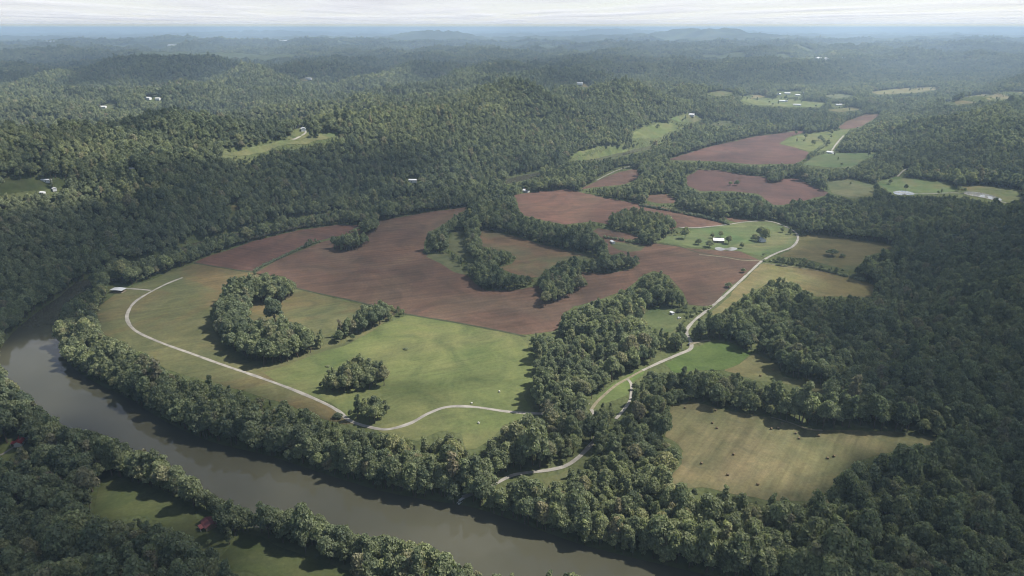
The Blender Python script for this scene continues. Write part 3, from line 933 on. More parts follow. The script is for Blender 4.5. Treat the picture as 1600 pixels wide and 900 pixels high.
bx = bx.ravel() + RNG.uniform(-2, 2, bx.size); by = by.ravel() + RNG.uniform(-2, 2, by.size)
k = (seg_dist(bx, by, RIVER_W[0]) < 15) & ~inside(bx, by, RIVER_W[0])
bx, by = bx[k], by[k]
cand = np.concatenate([cand, np.stack([bx, by, np.clip(RNG.normal(1.0, .22, bx.size), .5, 1.6), np.ones(bx.size)], 1)])
cand = np.concatenate([cand, np.stack([gx, gy, np.clip(RNG.normal(.98, .18, gx.size), .55, 1.5), np.ones(gx.size)], 1)])
X, Y, S, SB = cand.T
Z = H(X, Y)
hum = .25 * vnoise(X / 60, Y / 60, 77) + 1.0
S = S * hum
top = 17.0 * S / np.sqrt(SB)           # big far clumps stay low
rad = 4.0 * S
u0, v0, dep = project(X, Y, Z)
bad = is_open(u0, v0)
for fz in (.15, .3, .42, .54, .66, .78, .9, 1.0):
    u1, v1, d1 = project(X, Y, Z + top * fz)
    pr = rad * FPX / d1 * (.45 if .4 < fz < .85 else .2)
    bad |= is_open(u1, v1) | is_open(u1 - pr, v1) | is_open(u1 + pr, v1)
wet = np.zeros(len(X), bool)
for poly in RIVER_W:
    wet |= inside(X, Y, poly)
keep = ~bad & ~wet & (v0 < 1080) & (v0 > 0) & (u0 > -260) & (u0 < 1860)
# thin the wood a little at random
keep &= RNG.random(len(X)) > .06
# clearings among the far hills
keep &= ~((Y > 5200) & (fbm(X / 700., Y / 1500., 61, 3) > .24))
# low growth along the edges, where a full tree would stand in the open
low = bad & ~wet & (v0 < 1080) & (v0 > 0) & ~is_open(u0, v0) & (RNG.random(len(X)) > .25)
fac = RNG.uniform(.28, .5, len(X))
for fz in (.5, 1.0):
    u1, v1, d1 = project(X, Y, Z + top * fac * fz)
    pr = rad * fac * FPX / d1 * .5
    low &= ~(is_open(u1, v1) | is_open(u1 - pr, v1) | is_open(u1 + pr, v1))
S = np.where(low, S * fac, S)
keep |= low
odd = is_open(u0, v0) & ~wet & ~in_wood(u0, v0, BROWNM) & (v0 < 345) & (v0 > 120) & (Y < 4500) & (RNG.random(len(X)) < .010)
S = np.where(odd & ~low, S * .7, S)
keep |= odd
X, Y, Z, S, SB, u0, v0, dep = (a[keep] for a in (X, Y, Z, S, SB, u0, v0, dep))
kindi = RNG.integers(0, len(SHAPES), len(X))
kindi = np.where((Y > 1150) & (RNG.random(len(X)) < .8), np.array([0, 1, 3, 4, 5, 7])[RNG.integers(0, 6, len(X))], kindi)
rot = RNG.uniform(0, 6.283, len(X))
tilt = RNG.normal(0, .05, (len(X), 2))
sz = S / np.sqrt(SB) * RNG.uniform(.98, 1.25, len(X)) * np.where(Y > 1150, .86, 1.0)

# ---- the 280 or so that show largest become single trees
uc, vc, dc = project(X, Y, Z + 11 * sz)
inframe = (uc > 8) & (uc < 1592) & (vc < 893) & (vc > 0)
size_px = np.where(inframe, S * 8 * FPX / dc, 0)
order = np.argsort(-size_px)[:268]
single = np.zeros(len(X), bool); single[order] = True

ZONES = [
    (lambda u, v: u < 330 and v > 690, 'dark green broadleaf tree, one of many in the shaded wood at the bottom left', 'trees of the shaded wood, bottom left'),
    (lambda u, v: u < 870 and v < 740 + .1 * (u - 300), 'green broadleaf tree on the meadow side of the river, one of the bank belt', 'trees on the meadow side of the river'),
    (lambda u, v: u < 870, 'leafy green broadleaf tree in the belt lining the near river bank', 'trees lining the near river bank'),
    (lambda u, v: u < 1180, 'green broadleaf tree in the belt between the river and the hayfield', 'trees between the river and the hayfield'),
    (lambda u, v: True, 'dark green broadleaf tree in the dense wood at the bottom right corner', 'trees of the dense wood, bottom right'),
]


def plant(x, y, z, s, s_z, rz, k, label, group, tl=(0, 0), name='broadleaf_tree', cat='tree'):
    pr = PROTO[k]
    if not pr[3]:
        root = pr[0]; pr[3] = True
    else:
        root = pr[0].copy(); COL.objects.link(root)
        for ch in pr[1:3]:
            c = ch.copy(); COL.objects.link(c); c.parent = root
        for key in ('group',):
            if key in root:
                del root[key]
    root.location = (x, y, z - .1)
    root.rotation_euler = (tl[0], tl[1], rz)
    root.scale = (s, s, s_z)
    tag(root, label, cat, group)
    return root


for i in order:
    for test, lab, grp in ZONES:
        if test(uc[i], vc[i]):
            break
    plant(X[i], Y[i], Z[i], S[i], sz[i], rot[i], int(kindi[i]), lab, grp, tilt[i])

# ---- lone trees and bushes that stand by themselves: base pixel, crown width px, height factor, prototype, label
LONE = [
    (430, 505, 31, 1.0, 3, 'round dark tree standing at the top of the horseshoe copse in the meadow'),
    (1161, 545, 30, 1.0, 1, 'large round tree standing at the edge of the bright green patch'),
    (1180, 376, 12, .9, 4, 'pale thin tree left in the farmyard group beyond the pond'),
    (1187, 372, 14, 1.0, 0, 'tallest rear tree in the farmyard group beyond the pond'),
    (1195, 377, 16, 1.0, 3, 'dark round tree right in the farmyard group beyond the pond'),
    (1070, 373, 14, 1.0, 5, 'solitary round tree in the pasture left of the white barn'),
    (1113, 372, 7, .9, 3, 'small dark tree close to the left end of the white barn'),
    (1126, 371, 9, .9, 0, 'small dark tree right behind the white barn'),
    (1108, 386, 14, .8, 1, 'low spreading tree at the left end of the farm pond'),
    (1091, 382, 11, .6, 5, 'low bush by the field edge left of the farm pond'),
    (1138, 381, 11, .9, 0, 'small tree above the farm pond, right of the white barn'),
    (1159, 388, 8, .9, 3, 'small tree at the right end of the farm pond'),
    (1018, 381, 9, .8, 5, 'last dark tree at the right end of the hedge in the brown field'),
    (1138, 449, 12, .7, 1, 'larger dark bush on the verge between brown field and gravel road'),
    (1161, 426, 9, .6, 5, 'smaller dark bush on the verge nearer the road fork'),
    (528, 653, 17, .5, 4, 'low bush beside the bend of the gravel loop road'),
    (1300, 400, 20, .6, 1, 'wide scrubby tree in the middle of the striped pasture'),
    (1316, 402, 10, .6, 4, 'small scrubby tree at the right of the striped pasture clump'),
    (1141, 290, 7, .7, 0, 'left small tree of the pair inside the far brown field'),
    (1151, 290, 9, .7, 5, 'right small tree of the pair inside the far brown field'),
    (1222, 363, 7, .9, 3, 'small tree at the upper edge of the farm pasture by the drive'),
    (1234, 366, 6, .8, 2, 'slim tree at the upper edge of the pasture nearest the road bend'),
    (1060, 488, 10, .6, 1, 'small tree in the clearing beside the white trailer'),
    (1028, 200, 6, .8, 0, 'small tree in the middle of the bright far hill pasture'),
    (512, 573, 8, .3, 4, 'tiny dark bush in the mown field above the round copse'),
    (634, 546, 9, .22, 4, 'flat dark bush alone in the middle of the mown field'),
]
pw = unproject([(l[0], l[1]) for l in LONE])
for (u, v, wpx, hf, k, lab), p in zip(LONE, pw):
    _, _, d = project(p[0], p[1], p[2])
    wm = wpx * d / FPX
    wid0 = {'round': 10.5, 'spread': 12.5, 'tall': 7.5}[SHAPES[k]]
    s = wm / wid0
    nm, ct = ('bush', 'bush') if 'bush' in lab else ('broadleaf_tree', 'tree')
    r = plant(p[0], p[1], p[2] - 2.6 * s * max(hf, .3), s, s * max(hf, .3) * 1.05, random.uniform(0, 6), k, lab, None)
    r.name = nm
    r['category'] = ct

# prototypes must be used at least once
for pr in PROTO:
    assert pr[3]

# ---- every other tree: one forest, its points carry copies of the crowns above
rest = ~single
P = np.stack([X, Y, Z - .1], 1)[rest]
me = bpy.data.meshes.new('forest')
me.vertices.add(len(P)); me.vertices.foreach_set('co', P.astype(np.float32).ravel())
a = me.attributes.new('tree_kind', 'INT', 'POINT'); a.data.foreach_set('value', kindi[rest].astype(np.int32))
a = me.attributes.new('tree_size', 'FLOAT_VECTOR', 'POINT')
a.data.foreach_set('vector', np.stack([S, S, sz], 1)[rest].astype(np.float32).ravel())
a = me.attributes.new('tree_turn', 'FLOAT_VECTOR', 'POINT')
a.data.foreach_set('vector', np.stack([tilt[:, 0], tilt[:, 1], rot], 1)[rest].astype(np.float32).ravel())
forest = link(bpy.data.objects.new('forest', me))
tag(forest, 'dense green broadleaf woodland covering the hills, banks and copses', kind='stuff')
ng = bpy.data.node_groups.new('forest_scatter', 'GeometryNodeTree')
ng.interface.new_socket('Geometry', in_out='INPUT', socket_type='NodeSocketGeometry')
ng.interface.new_socket('Geometry', in_out='OUTPUT', socket_type='NodeSocketGeometry')
gi = ng.nodes.new('NodeGroupInput'); go = ng.nodes.new('NodeGroupOutput')
iop = ng.nodes.new('GeometryNodeInstanceOnPoints'); iop.inputs['Pick Instance'].default_value = True
join = ng.nodes.new('GeometryNodeJoinGeometry')
for pr in PROTO:
    jn = ng.nodes.new('GeometryNodeJoinGeometry')
    for ch in pr[1:3]:
        oi = ng.nodes.new('GeometryNodeObjectInfo'); oi.transform_space = 'ORIGINAL'
        oi.inputs['Object'].default_value = ch
        ng.links.new(oi.outputs['Geometry'], jn.inputs[0])
    g2 = ng.nodes.new('GeometryNodeGeometryToInstance')
    ng.links.new(jn.outputs[0], g2.inputs[0])
    ng.links.new(g2.outputs[0], join.inputs[0])
ng.links.new(gi.outputs[0], iop.inputs['Points'])
ng.links.new(join.outputs[0], iop.inputs['Instance'])
for nm, typ, sock in (('tree_kind', 'INT', 'Instance Index'), ('tree_size', 'FLOAT_VECTOR', 'Scale'), ('tree_turn', 'FLOAT_VECTOR', 'Rotation')):
    na = ng.nodes.new('GeometryNodeInputNamedAttribute'); na.data_type = typ
    na.inputs[0].default_value = nm
    if sock == 'Rotation':
        er = ng.nodes.new('FunctionNodeEulerToRotation')
        ng.links.new(na.outputs[0], er.inputs[0]); ng.links.new(er.outputs[0], iop.inputs[sock])
    else:
        ng.links.new(na.outputs[0], iop.inputs[sock])
ng.links.new(iop.outputs[0], go.inputs[0])
md = forest.modifiers.new('scatter', 'NODES'); md.node_group = ng


# ---- hedgerows between the brown fields
def hedge(pts_px, label, hgt=3.0, wid=3.0, gap=.15):
    w = unproject(pts_px)
    c = catmull(w[:, :2], False, 14)
    L = np.concatenate([[0], np.cumsum(np.hypot(*np.diff(c, axis=0).T))])
    V, F, T = [], [], []
    nv = 0
    d = 0.0
    rg = np.random.default_rng(int(pts_px[0][0]))
    while d < L[-1]:
        x = np.interp(d, L, c[:, 0]); y = np.interp(d, L, c[:, 1])
        d += wid * rg.uniform(.5, .9)
        if rg.random() < gap:
            continue
        z = float(H(np.array([x]), np.array([y]))[0])
        r = wid * rg.uniform(.45, .75)
        hh = hgt * rg.uniform(.6, 1.25)
        vs, fs = blob((x + rg.normal(0, .5), y + rg.normal(0, .5), z + hh * .42), r, 1, .2, int(rg.integers(1000)), hh / wid * .8)
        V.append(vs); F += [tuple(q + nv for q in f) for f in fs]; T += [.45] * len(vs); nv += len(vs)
        for q in range(34):
            dd = rg.normal(size=3); dd[2] = abs(dd[2]); dd /= np.linalg.norm(dd)
            p = np.array([x, y, z + hh * .42]) + dd * np.array([r, r, hh * .6]) * rg.uniform(.85, 1.15)
            nn = dd + rg.normal(0, .5, 3); nn /= np.linalg.norm(nn)
            t1 = np.cross(nn, rg.normal(size=3)); t1 /= np.linalg.norm(t1); t2 = np.cross(nn, t1)
            s = rg.uniform(.3, .6)
            V.append(np.array([p + t1 * s, p + t2 * s, p - t1 * s, p - t2 * s])); F.append((nv, nv + 1, nv + 2, nv + 3)); nv += 4
            T += [float(rg.uniform(.2, .8))] * 4
    o = mesh_obj('hedgerow', np.concatenate(V), F, MAT['leaf'])
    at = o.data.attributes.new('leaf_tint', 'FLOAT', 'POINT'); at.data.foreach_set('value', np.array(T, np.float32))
    return tag(o, label, 'hedge')


hedge([(398, 424), (412, 416), (440, 403), (472, 388), (500, 378)], 'dark hedgerow running diagonally between the two western brown fields', 3.2, 3.0)
hedge([(944, 372), (965, 375), (985, 379), (1012, 381)], 'short dark hedgerow above the small white shed', 4.5, 4.0)
hedge([(1000, 322), (1040, 329), (1085, 338), (1120, 346), (1140, 352)], 'long dark hedgerow along the upper edge of the rolling brown field', 5.5, 5.0, .1)
hedge([(1194, 408), (1230, 412), (1270, 419), (1320, 432), (1350, 440)], 'dark hedgerow along the lane between the tan field and the pasture', 4.0, 4.0, .2)
hedge([(590, 346), (575, 352), (545, 364)], 'scrubby hedgerow running from the tree line to the oval copse', 3.5, 3.5, .2)
hedge([(1110, 480), (1092, 488), (1080, 496)], 'scrubby hedge where the gravel road leaves the tan field', 4.0, 4.0, .2)
hedge([(1262, 246), (1276, 236), (1290, 226), (1282, 214)], 'dark hedgerow crossing the far pasture beside the large brown field', 7, 6.0, .15)


# ------------------------------------------------------------------ buildings
def at_px(u, v):
    p = unproject([(u, v)])[0]
    return Vector((p[0], p[1], p[2]))


def house(name, u, v, L, W, h, pitch, rz, wall, roof, label, cat, chimney=False, group=None, doors=True, porch=False, detail=True):
    loc = at_px(u, v)
    loc.z += .1
    t = thing(name, loc, label, cat, group, rz)
    bm = bmesh.new()
    rise = W / 2 * math.tan(pitch)
    add_prism(bm, [(-W / 2, -1.5), (W / 2, -1.5), (W / 2, h), (0, h + rise), (-W / 2, h)], L)
    wl = bm_obj('wall', bm, MAT[wall], t)
    bm = bmesh.new()
    ov = .5; th = .22
    e = W / 2 + ov
    ze = h - ov * math.tan(pitch)
    add_prism(bm, [(-e, ze + .02), (-e, ze + th), (0, h + rise + th), (e, ze + th), (e, ze + .02), (0, h + rise + .02)], L + 2 * ov)
    rf = bm_obj('roof', bm, MAT[roof], t)
    if detail:
        for k in range(max(2, int(L / 3.5))):
            yy = -L / 2 + (k + .5) * L / max(2, int(L / 3.5))
            for s in (-1, 1):
                if s == -1 and k == max(2, int(L / 3.5)) // 2 and doors:
                    bm = bmesh.new(); add_box(bm, s * (W / 2 + .03), yy, 1.05, .1, 1.1, 2.1); bm_obj('door', bm, MAT['dark'], t)
                else:
                    bm = bmesh.new(); add_box(bm, s * (W / 2 + .03), yy, h * .58, .1, 1.1, 1.2); wn = bm_obj('window', bm, MAT['white_paint'], t)
                    bm = bmesh.new(); add_box(bm, s * (W / 2 + .07), yy, h * .58, .08, .9, 1.0); bm_obj('pane', bm, MAT['dark'], wn)
        if chimney:
            bm = bmesh.new(); add_box(bm, W * .12, L * .25, h + rise + .3, .8, .8, 2.0); bm_obj('chimney', bm, MAT['brick'], rf)
        if porch:
            bm = bmesh.new()
            add_box(bm, -W / 2 - 1.5, 0, h - .35, 2.9, L * .6, .16)
            bm_obj('porch_roof', bm, MAT[roof], t)
            for yy in (-L * .27, L * .27):
                bm = bmesh.new(); add_box(bm, -W / 2 - 2.7, yy, (h - .5) / 2, .18, .18, h - .45); bm_obj('post', bm, MAT['white_paint'], t)
    return t


# barn by the pond: open-sided under a broad pale roof, lean-to at one end
b = house('white_barn', 1122, 378, 15, 11, 3.6, .38, 1.45, 'wood', 'white_metal', 'weathered barn with a broad white metal roof above the farm pond', 'barn')
bm = bmesh.new(); add_prism(bm, [(5.55, 2.2), (9.3, 1.6), (9.3, 1.8), (5.55, 3.0)], 11.0); bm_obj('lean_to', bm, MAT['grey_metal'], b)
for yy in (-5, 0, 5):
    bm = bmesh.new(); add_box(bm, 9.0, yy, .8, .2, .2, 1.62); bm_obj('post', bm, MAT['wood'], b)
house('white_shed', 957, 380, 7, 4.5, 2.8, .4, .4, 'white_paint', 'white_metal', 'small white shed at the end of the hedge in the brown field', 'shed')
house('red_roofed_house', 31, 695, 6.5, 5, 3.0, .55, .25, 'white_paint', 'red_metal', 'white walled house with a bright red metal roof among trees on the near bank', 'house', chimney=True, porch=True)
house('red_roofed_shed', 38, 687, 4.5, 4, 3.2, .55, 1.4, 'white_paint', 'red_metal', 'smaller building with pinkish red roof just behind the red roofed house', 'shed')
house('cabin', 327, 822, 8.5, 6.5, 2.7, .45, .75, 'wood', 'maroon', 'brown cabin with maroon roof at the end of the shaded riverside lawn', 'cabin', porch=True)
house('long_farm_building', 73, 284, 13, 5, 3.2, .3, 1.55, 'white_paint', 'white_metal', 'long low white building at the edge of the hilltop pasture', 'farm building')
house('white_cottage', 85, 297, 6, 5, 2.6, .4, .8, 'white_paint', 'white_metal', 'white cottage on the lower edge of the hilltop pasture, right one', 'house')
house('white_cottage', 67, 303, 6, 4.5, 2.6, .4, 1.5, 'white_paint', 'white_metal', 'white cottage on the lower edge of the hilltop pasture, left one', 'house')
house('pale_shed', 1050, 491, 4, 3, 2.4, .35, .6, 'white_paint', 'white_metal', 'tiny white shed on the grass of the roadside clearing', 'shed')
house('white_cottage', 822, 300, 12, 7, 3.4, .5, .9, 'white_paint', 'white_metal', 'white house between the upstream river and the rolling brown field', 'house', chimney=True)
house('farmhouse', 1190, 377, 10, 8, 3.4, .55, .3, 'white_paint', 'grey_metal', 'grey roofed farmhouse half hidden by the farmyard trees', 'house', chimney=True)
house('white_barn', 1080, 181, 18, 12, 4.5, .4, 1.2, 'white_paint', 'white_metal', 'white barn at the top of the small far pasture', 'barn')
house('white_cottage', 1297, 240, 16, 9, 4, .4, .7, 'white_paint', 'white_metal', 'white house beside the track at the foot of the right hill', 'house')
house('white_cottage', 474, 204, 12, 9, 4, .45, .4, 'white_paint', 'grey_metal', 'pale house at the head of the ridge pasture drive', 'house')
house('white_cottage', 206, 266, 7, 5, 2.8, .4, 1.4, 'white_paint', 'white_metal', 'lone white house in the woods right of the hilltop pasture', 'house')
house('white_barn', 645, 284, 15, 7, 4, .35, 1.5, 'white_paint', 'white_metal', 'long pale barn in the woods at the foot of the ridge', 'barn')
far_white = [(482, 124, 26, 12, 'pale barn in the small clearing on the far hill crest'),
             (162, 169, 15, 10, 'white house in the tiny clearing on the left upland'),
             (232, 155, 16, 10, 'left white house of the pair on the left upland'),
             (247, 156, 13, 9, 'right white house of the pair on the left upland'),
             (1216, 148, 22, 12, 'leftmost of the white buildings above the far green field'),
             (1230, 147, 26, 12, 'long white building second from the left above the far green field'),
             (1246, 150, 20, 12, 'white building on the right above the far green field'),
             (1258, 146, 18, 11, 'small white building upper right above the far green field'),
             (1224, 159, 34, 10, 'long white shed on the far green field'),
             (1245, 165, 30, 10, 'long pale shed at the lower edge of the far green field'),
             (1310, 165, 26, 10, 'white shed alone to the right of the far green field'),
             (905, 132, 26, 12, 'pale barn in the clearing on the middle far ridge'),
             (85, 67, 190, 60, 'large white hall far away on the left horizon'),
             (278, 73, 240, 60, 'long white hall on the far plain, middle of three'),
             (449, 66, 260, 70, 'large white hall far away below the horizon, brightest of three')]
for (u, v, L, W, lab) in far_white:
    house('white_building', u, v, L, W, max(5, W * .28), .3, 1.5 + random.uniform(-.3, .3), 'white_paint', 'white_metal', lab, 'building', detail=False)
# far town on the right: low houses and stores
town = [(1278, 92), (1283, 90), (1291, 93), (1297, 95), (1300, 90), (1304, 94), (1309, 88), (1315, 92), (1320, 89), (1326, 90), (1331, 87), (1338, 88), (1344, 82),
        (1350, 81), (1356, 79), (1360, 76), (1347, 77), (1340, 80), (1308, 69), (1316, 68), (1301, 96), (1312, 95), (1334, 84), (1352, 84), (1464, 103), (1288, 97)]
for (u, v) in town:
    house('town_house', u, v, random.uniform(35, 75), random.uniform(20, 32), 9, .3, random.uniform(0, 3), 'white_paint', random.choice(['white_metal', 'grey_metal']),
          'tiny pale building of the hazy far town in the valley at upper right', 'building', group='buildings of the far town', detail=False)

# open pavilion with a flat pale roof and a deck, at the end of the spur track
loc = at_px(185, 456)
pv = thing('pavilion', loc, 'open pavilion with pale flat roof at the end of the meadow spur track', 'pavilion', rz=-.12)
bm = bmesh.new(); add_box(bm, 0, 0, .3, 15, 9, .5); bm_obj('deck', bm, MAT['wood'], pv)
bm = bmesh.new(); add_prism(bm, [(-8, 3.3), (8, 3.3), (8, 3.55), (0, 4.3), (-8, 3.55)], 9.6); bm_obj('roof', bm, MAT['grey_metal'], pv)
for xx in (-7, -2.4, 2.4, 7):
    for yy in (-4.1, 4.1):
        bm = bmesh.new(); add_box(bm, xx, yy, 1.92, .22, .22, 2.75); bm_obj('post', bm, MAT['wood'], pv)
bm = bmesh.new(); add_box(bm, -2, -1, 1.0, 6, 2, .9); bm_obj('table', bm, MAT['wood'], pv)


# ------------------------------------------------------------------ vehicles, boat
def car(u, v, rz, label, paint):
    t = thing('parked_car', at_px(u, v) + Vector((0, 0, .3)), label, 'car', rz=rz)
    bm = bmesh.new()
    add_prism(bm, [(-2.3, .35), (2.3, .35), (2.35, .75), (2.1, .98), (1.0, 1.05), (-2.2, 1.08), (-2.35, .8)], 1.8)
    bmesh.ops.bevel(bm, geom=bm.edges[:], offset=.06, segments=2, affect='EDGES')
    bm_obj('body', bm, MAT[paint], t)
    bm = bmesh.new(); add_prism(bm, [(-2.0, 1.06), (1.0, 1.04), (.35, 1.62), (-1.7, 1.66)], 1.6); cb = bm_obj('cabin', bm, MAT['dark'], t)
    bm = bmesh.new(); add_prism(bm, [(-1.72, 1.67), (.36, 1.63), (.2, 1.72), (-1.6, 1.74)], 1.56); bm_obj('roof', bm, MAT[paint], t)
    for xx in (-1.4, 1.4):
        for yy in (-.85, .85):
            bm = bmesh.new()
            bmesh.ops.create_cone(bm, cap_ends=True, segments=20, radius1=.36, radius2=.36, depth=.24, matrix=Matrix.Translation((xx, yy, .36)) @ Matrix.Rotation(math.pi / 2, 4, 'X'))
            bm_obj('wheel', bm, MAT['rubber'], t)
    for yy in (-.65, .65):
        bm = bmesh.new(); add_box(bm, 2.33, yy, .72, .08, .35, .16); bm_obj('headlight', bm, MAT['white_paint'], t)
    return t


car(1076, 539, 1.2, 'dark car parked beside the gravel road bend near the green patch', 'car_paint')
car(1061, 498, .5, 'pale car parked near the tiny shed in the roadside clearing', 'tin')


def boat(u, v, rz):
    p = unproject([(u, v)], flat=-3.0)[0]
    t = thing('moored_boat', (p[0], p[1], -3.05), 'white flat boat moored at the river bank below the landing track', 'boat', rz=rz)
    V, F = [], []
    secs = [(-4.2, 1.15, .75), (-2, 1.3, .75), (0, 1.35, .78), (2, 1.2, .85), (3.6, .7, 1.0), (4.4, .12, 1.15)]
    for (x, w, h) in secs:
        V += [(x, -w, h), (x, -w * .8, 0), (x, w * .8, 0), (x, w, h), (x, w * .88, h), (x, w * .7, .25), (x, -w * .7, .25), (x, -w * .88, h)]
    for s in range(len(secs) - 1):
        for k in range(8):
            F.append((s * 8 + k, s * 8 + (k + 1) % 8, (s + 1) * 8 + (k + 1) % 8, (s + 1) * 8 + k))
    F += [(0, 1, 2, 3, 4, 5, 6, 7), tuple(reversed([5 * 8 + k for k in range(8)]))]
    mesh_obj('hull', V, F, MAT['white_paint'], t)
    for x in (-2.2, .4):
        bm = bmesh.new(); add_box(bm, x, 0, .55, .4, 2.0, .12); bm_obj('bench', bm, MAT['tin'], t)
    bm = bmesh.new(); add_box(bm, -4.45, 0, .85, .4, .45, .8); bm_obj('outboard_motor', bm, MAT['dark'], t)
    bm = bmesh.new(); add_box(bm, -.6, 0, 2.15, 4.4, 2.1, .12); bm_obj('canopy', bm, MAT['white_paint'], t)
    for x in (-2.6, 1.4):
        for y in (-.9, .9):
            bm = bmesh.new(); add_box(bm, x, y, 1.42, .07, .07, 1.36); bm_obj('canopy_post', bm, MAT['tin'], t)


boat(722, 783, .9)


# ------------------------------------------------------------------ hay bales
def bale_mesh(r, w, seed):
    rg = np.random.default_rng(seed)
    V, F = [], []
    seg = 22
    prof = [(-w / 2, .0), (-w / 2, r * .55), (-w / 2 + .02, r * .93), (-w / 2 + .12, r), (0, r * 1.015), (w / 2 - .12, r), (w / 2 - .02, r * .93), (w / 2, r * .55), (w / 2, 0)]
    for (x, rr) in prof:
        for k in range(seg):
            a = k / seg * 6.283
            q = rr * (1 + rg.normal(0, .012))
            zz = q * math.sin(a)
            V.append((x, q * math.cos(a), max(zz, -r * .93)))
    for i in range(len(prof) - 1):
        for k in range(seg):
            F.append((i * seg + k, i * seg + (k + 1) % seg, (i + 1) * seg + (k + 1) % seg, (i + 1) * seg + k))
    return V, F


BALES = [(1096, 725, 'alone near the wooded left edge of the hayfield'), (1146, 711, 'alone left of centre in the hayfield, above two others'),
         (1137, 743, 'low in the left of the hayfield'), (1184, 758, 'lowest in the hayfield, near the bottom trees'),
         (1243, 678, 'upper one of the pair in the brightest part of the hayfield'), (1248, 686, 'lower one of the pair in the brightest part of the hayfield'),
         (1279, 682, 'beside the upper right edge of the hayfield by the footpath'), (1293, 717, 'left one of the pair in the shaded hayfield end'),
         (1303, 714, 'right one of the pair in the shaded hayfield end'), (1070, 638, 'at the top left corner of the hayfield'),
         (1118, 642, 'near the top edge of the hayfield, left part'), (1113, 662, 'left one of the pair in the upper left hayfield'),
         (1120, 670, 'right one of the pair in the upper left hayfield'), (1222, 663, 'topmost of the trio under the top treeline of the hayfield'),
         (1205, 671, 'left one of the trio under the top treeline of the hayfield'), (1216, 670, 'right one of the trio under the top treeline of the hayfield'),
         (1188, 588, 'left in the small dry meadow above the tree belt'), (1208, 579, 'right in the small dry meadow above the tree belt')]
V, F = bale_mesh(.85, 1.5, 5)
proto = mesh_obj('hay_bale', V, F, MAT['straw'], smooth=False)
for i, (u, v, lab) in enumerate(BALES):
    o = proto if i == 0 else proto.copy()
    if i:
        COL.objects.link(o)
    o.location = at_px(u, v) + Vector((0, 0, .88))
    o.rotation_euler = (0, 0, random.uniform(-.5, .9))
    tag(o, 'dark round bale ' + lab, 'hay bale', 'round bales in the dry fields')
V, F = bale_mesh(.8, 1.4, 8)
proto = mesh_obj('wrapped_bale', V, F, MAT['wrap'])
for i, (u, v, lab) in enumerate([(737, 631, 'pale wrapped bale just above the crest of the gravel loop road'), (780, 613, 'pale wrapped bale in the mown field near the centre wood'),
                                 (748, 662, 'pale wrapped bale on the grass below the gravel loop road')]):
    o = proto if i == 0 else proto.copy()
    if i:
        COL.objects.link(o)
    o.location = at_px(u, v) + Vector((0, 0, .85)); o.rotation_euler = (0, 0, .4 + i)
    tag(o, lab, 'bale', 'pale bales on the mown field')

# ------------------------------------------------------------------ sun, sky, clouds, haze
SUN_EL = math.radians(53); SUN_AZ = math.radians(76)      # azimuth from +Y towards +X
L3 = Vector((math.cos(SUN_EL) * math.sin(SUN_AZ), math.cos(SUN_EL) * math.cos(SUN_AZ), math.sin(SUN_EL)))
sd = bpy.data.lights.new('sun', 'SUN'); sd.energy = 5.0; sd.angle = math.radians(.55); sd.color = (1.0, .95, .88)
so = bpy.data.objects.new('sun', sd); link(so)
so.rotation_euler = (-L3).to_track_quat('-Z', 'Y').to_euler()
w = bpy.data.worlds.new('World'); SC.world = w; w.use_nodes = True
wn = w.node_tree
bg = wn.nodes['Background']
sky = wn.nodes.new('ShaderNodeTexSky'); sky.sky_type = 'NISHITA'; sky.sun_disc = False
sky.sun_elevation = SUN_EL; sky.sun_rotation = SUN_AZ; sky.altitude = 300; sky.air_density = 1.0; sky.dust_density = .12; sky.ozone_density = 1.6
wn.links.new(sky.outputs[0], bg.inputs[0]); bg.inputs[1].default_value = .066

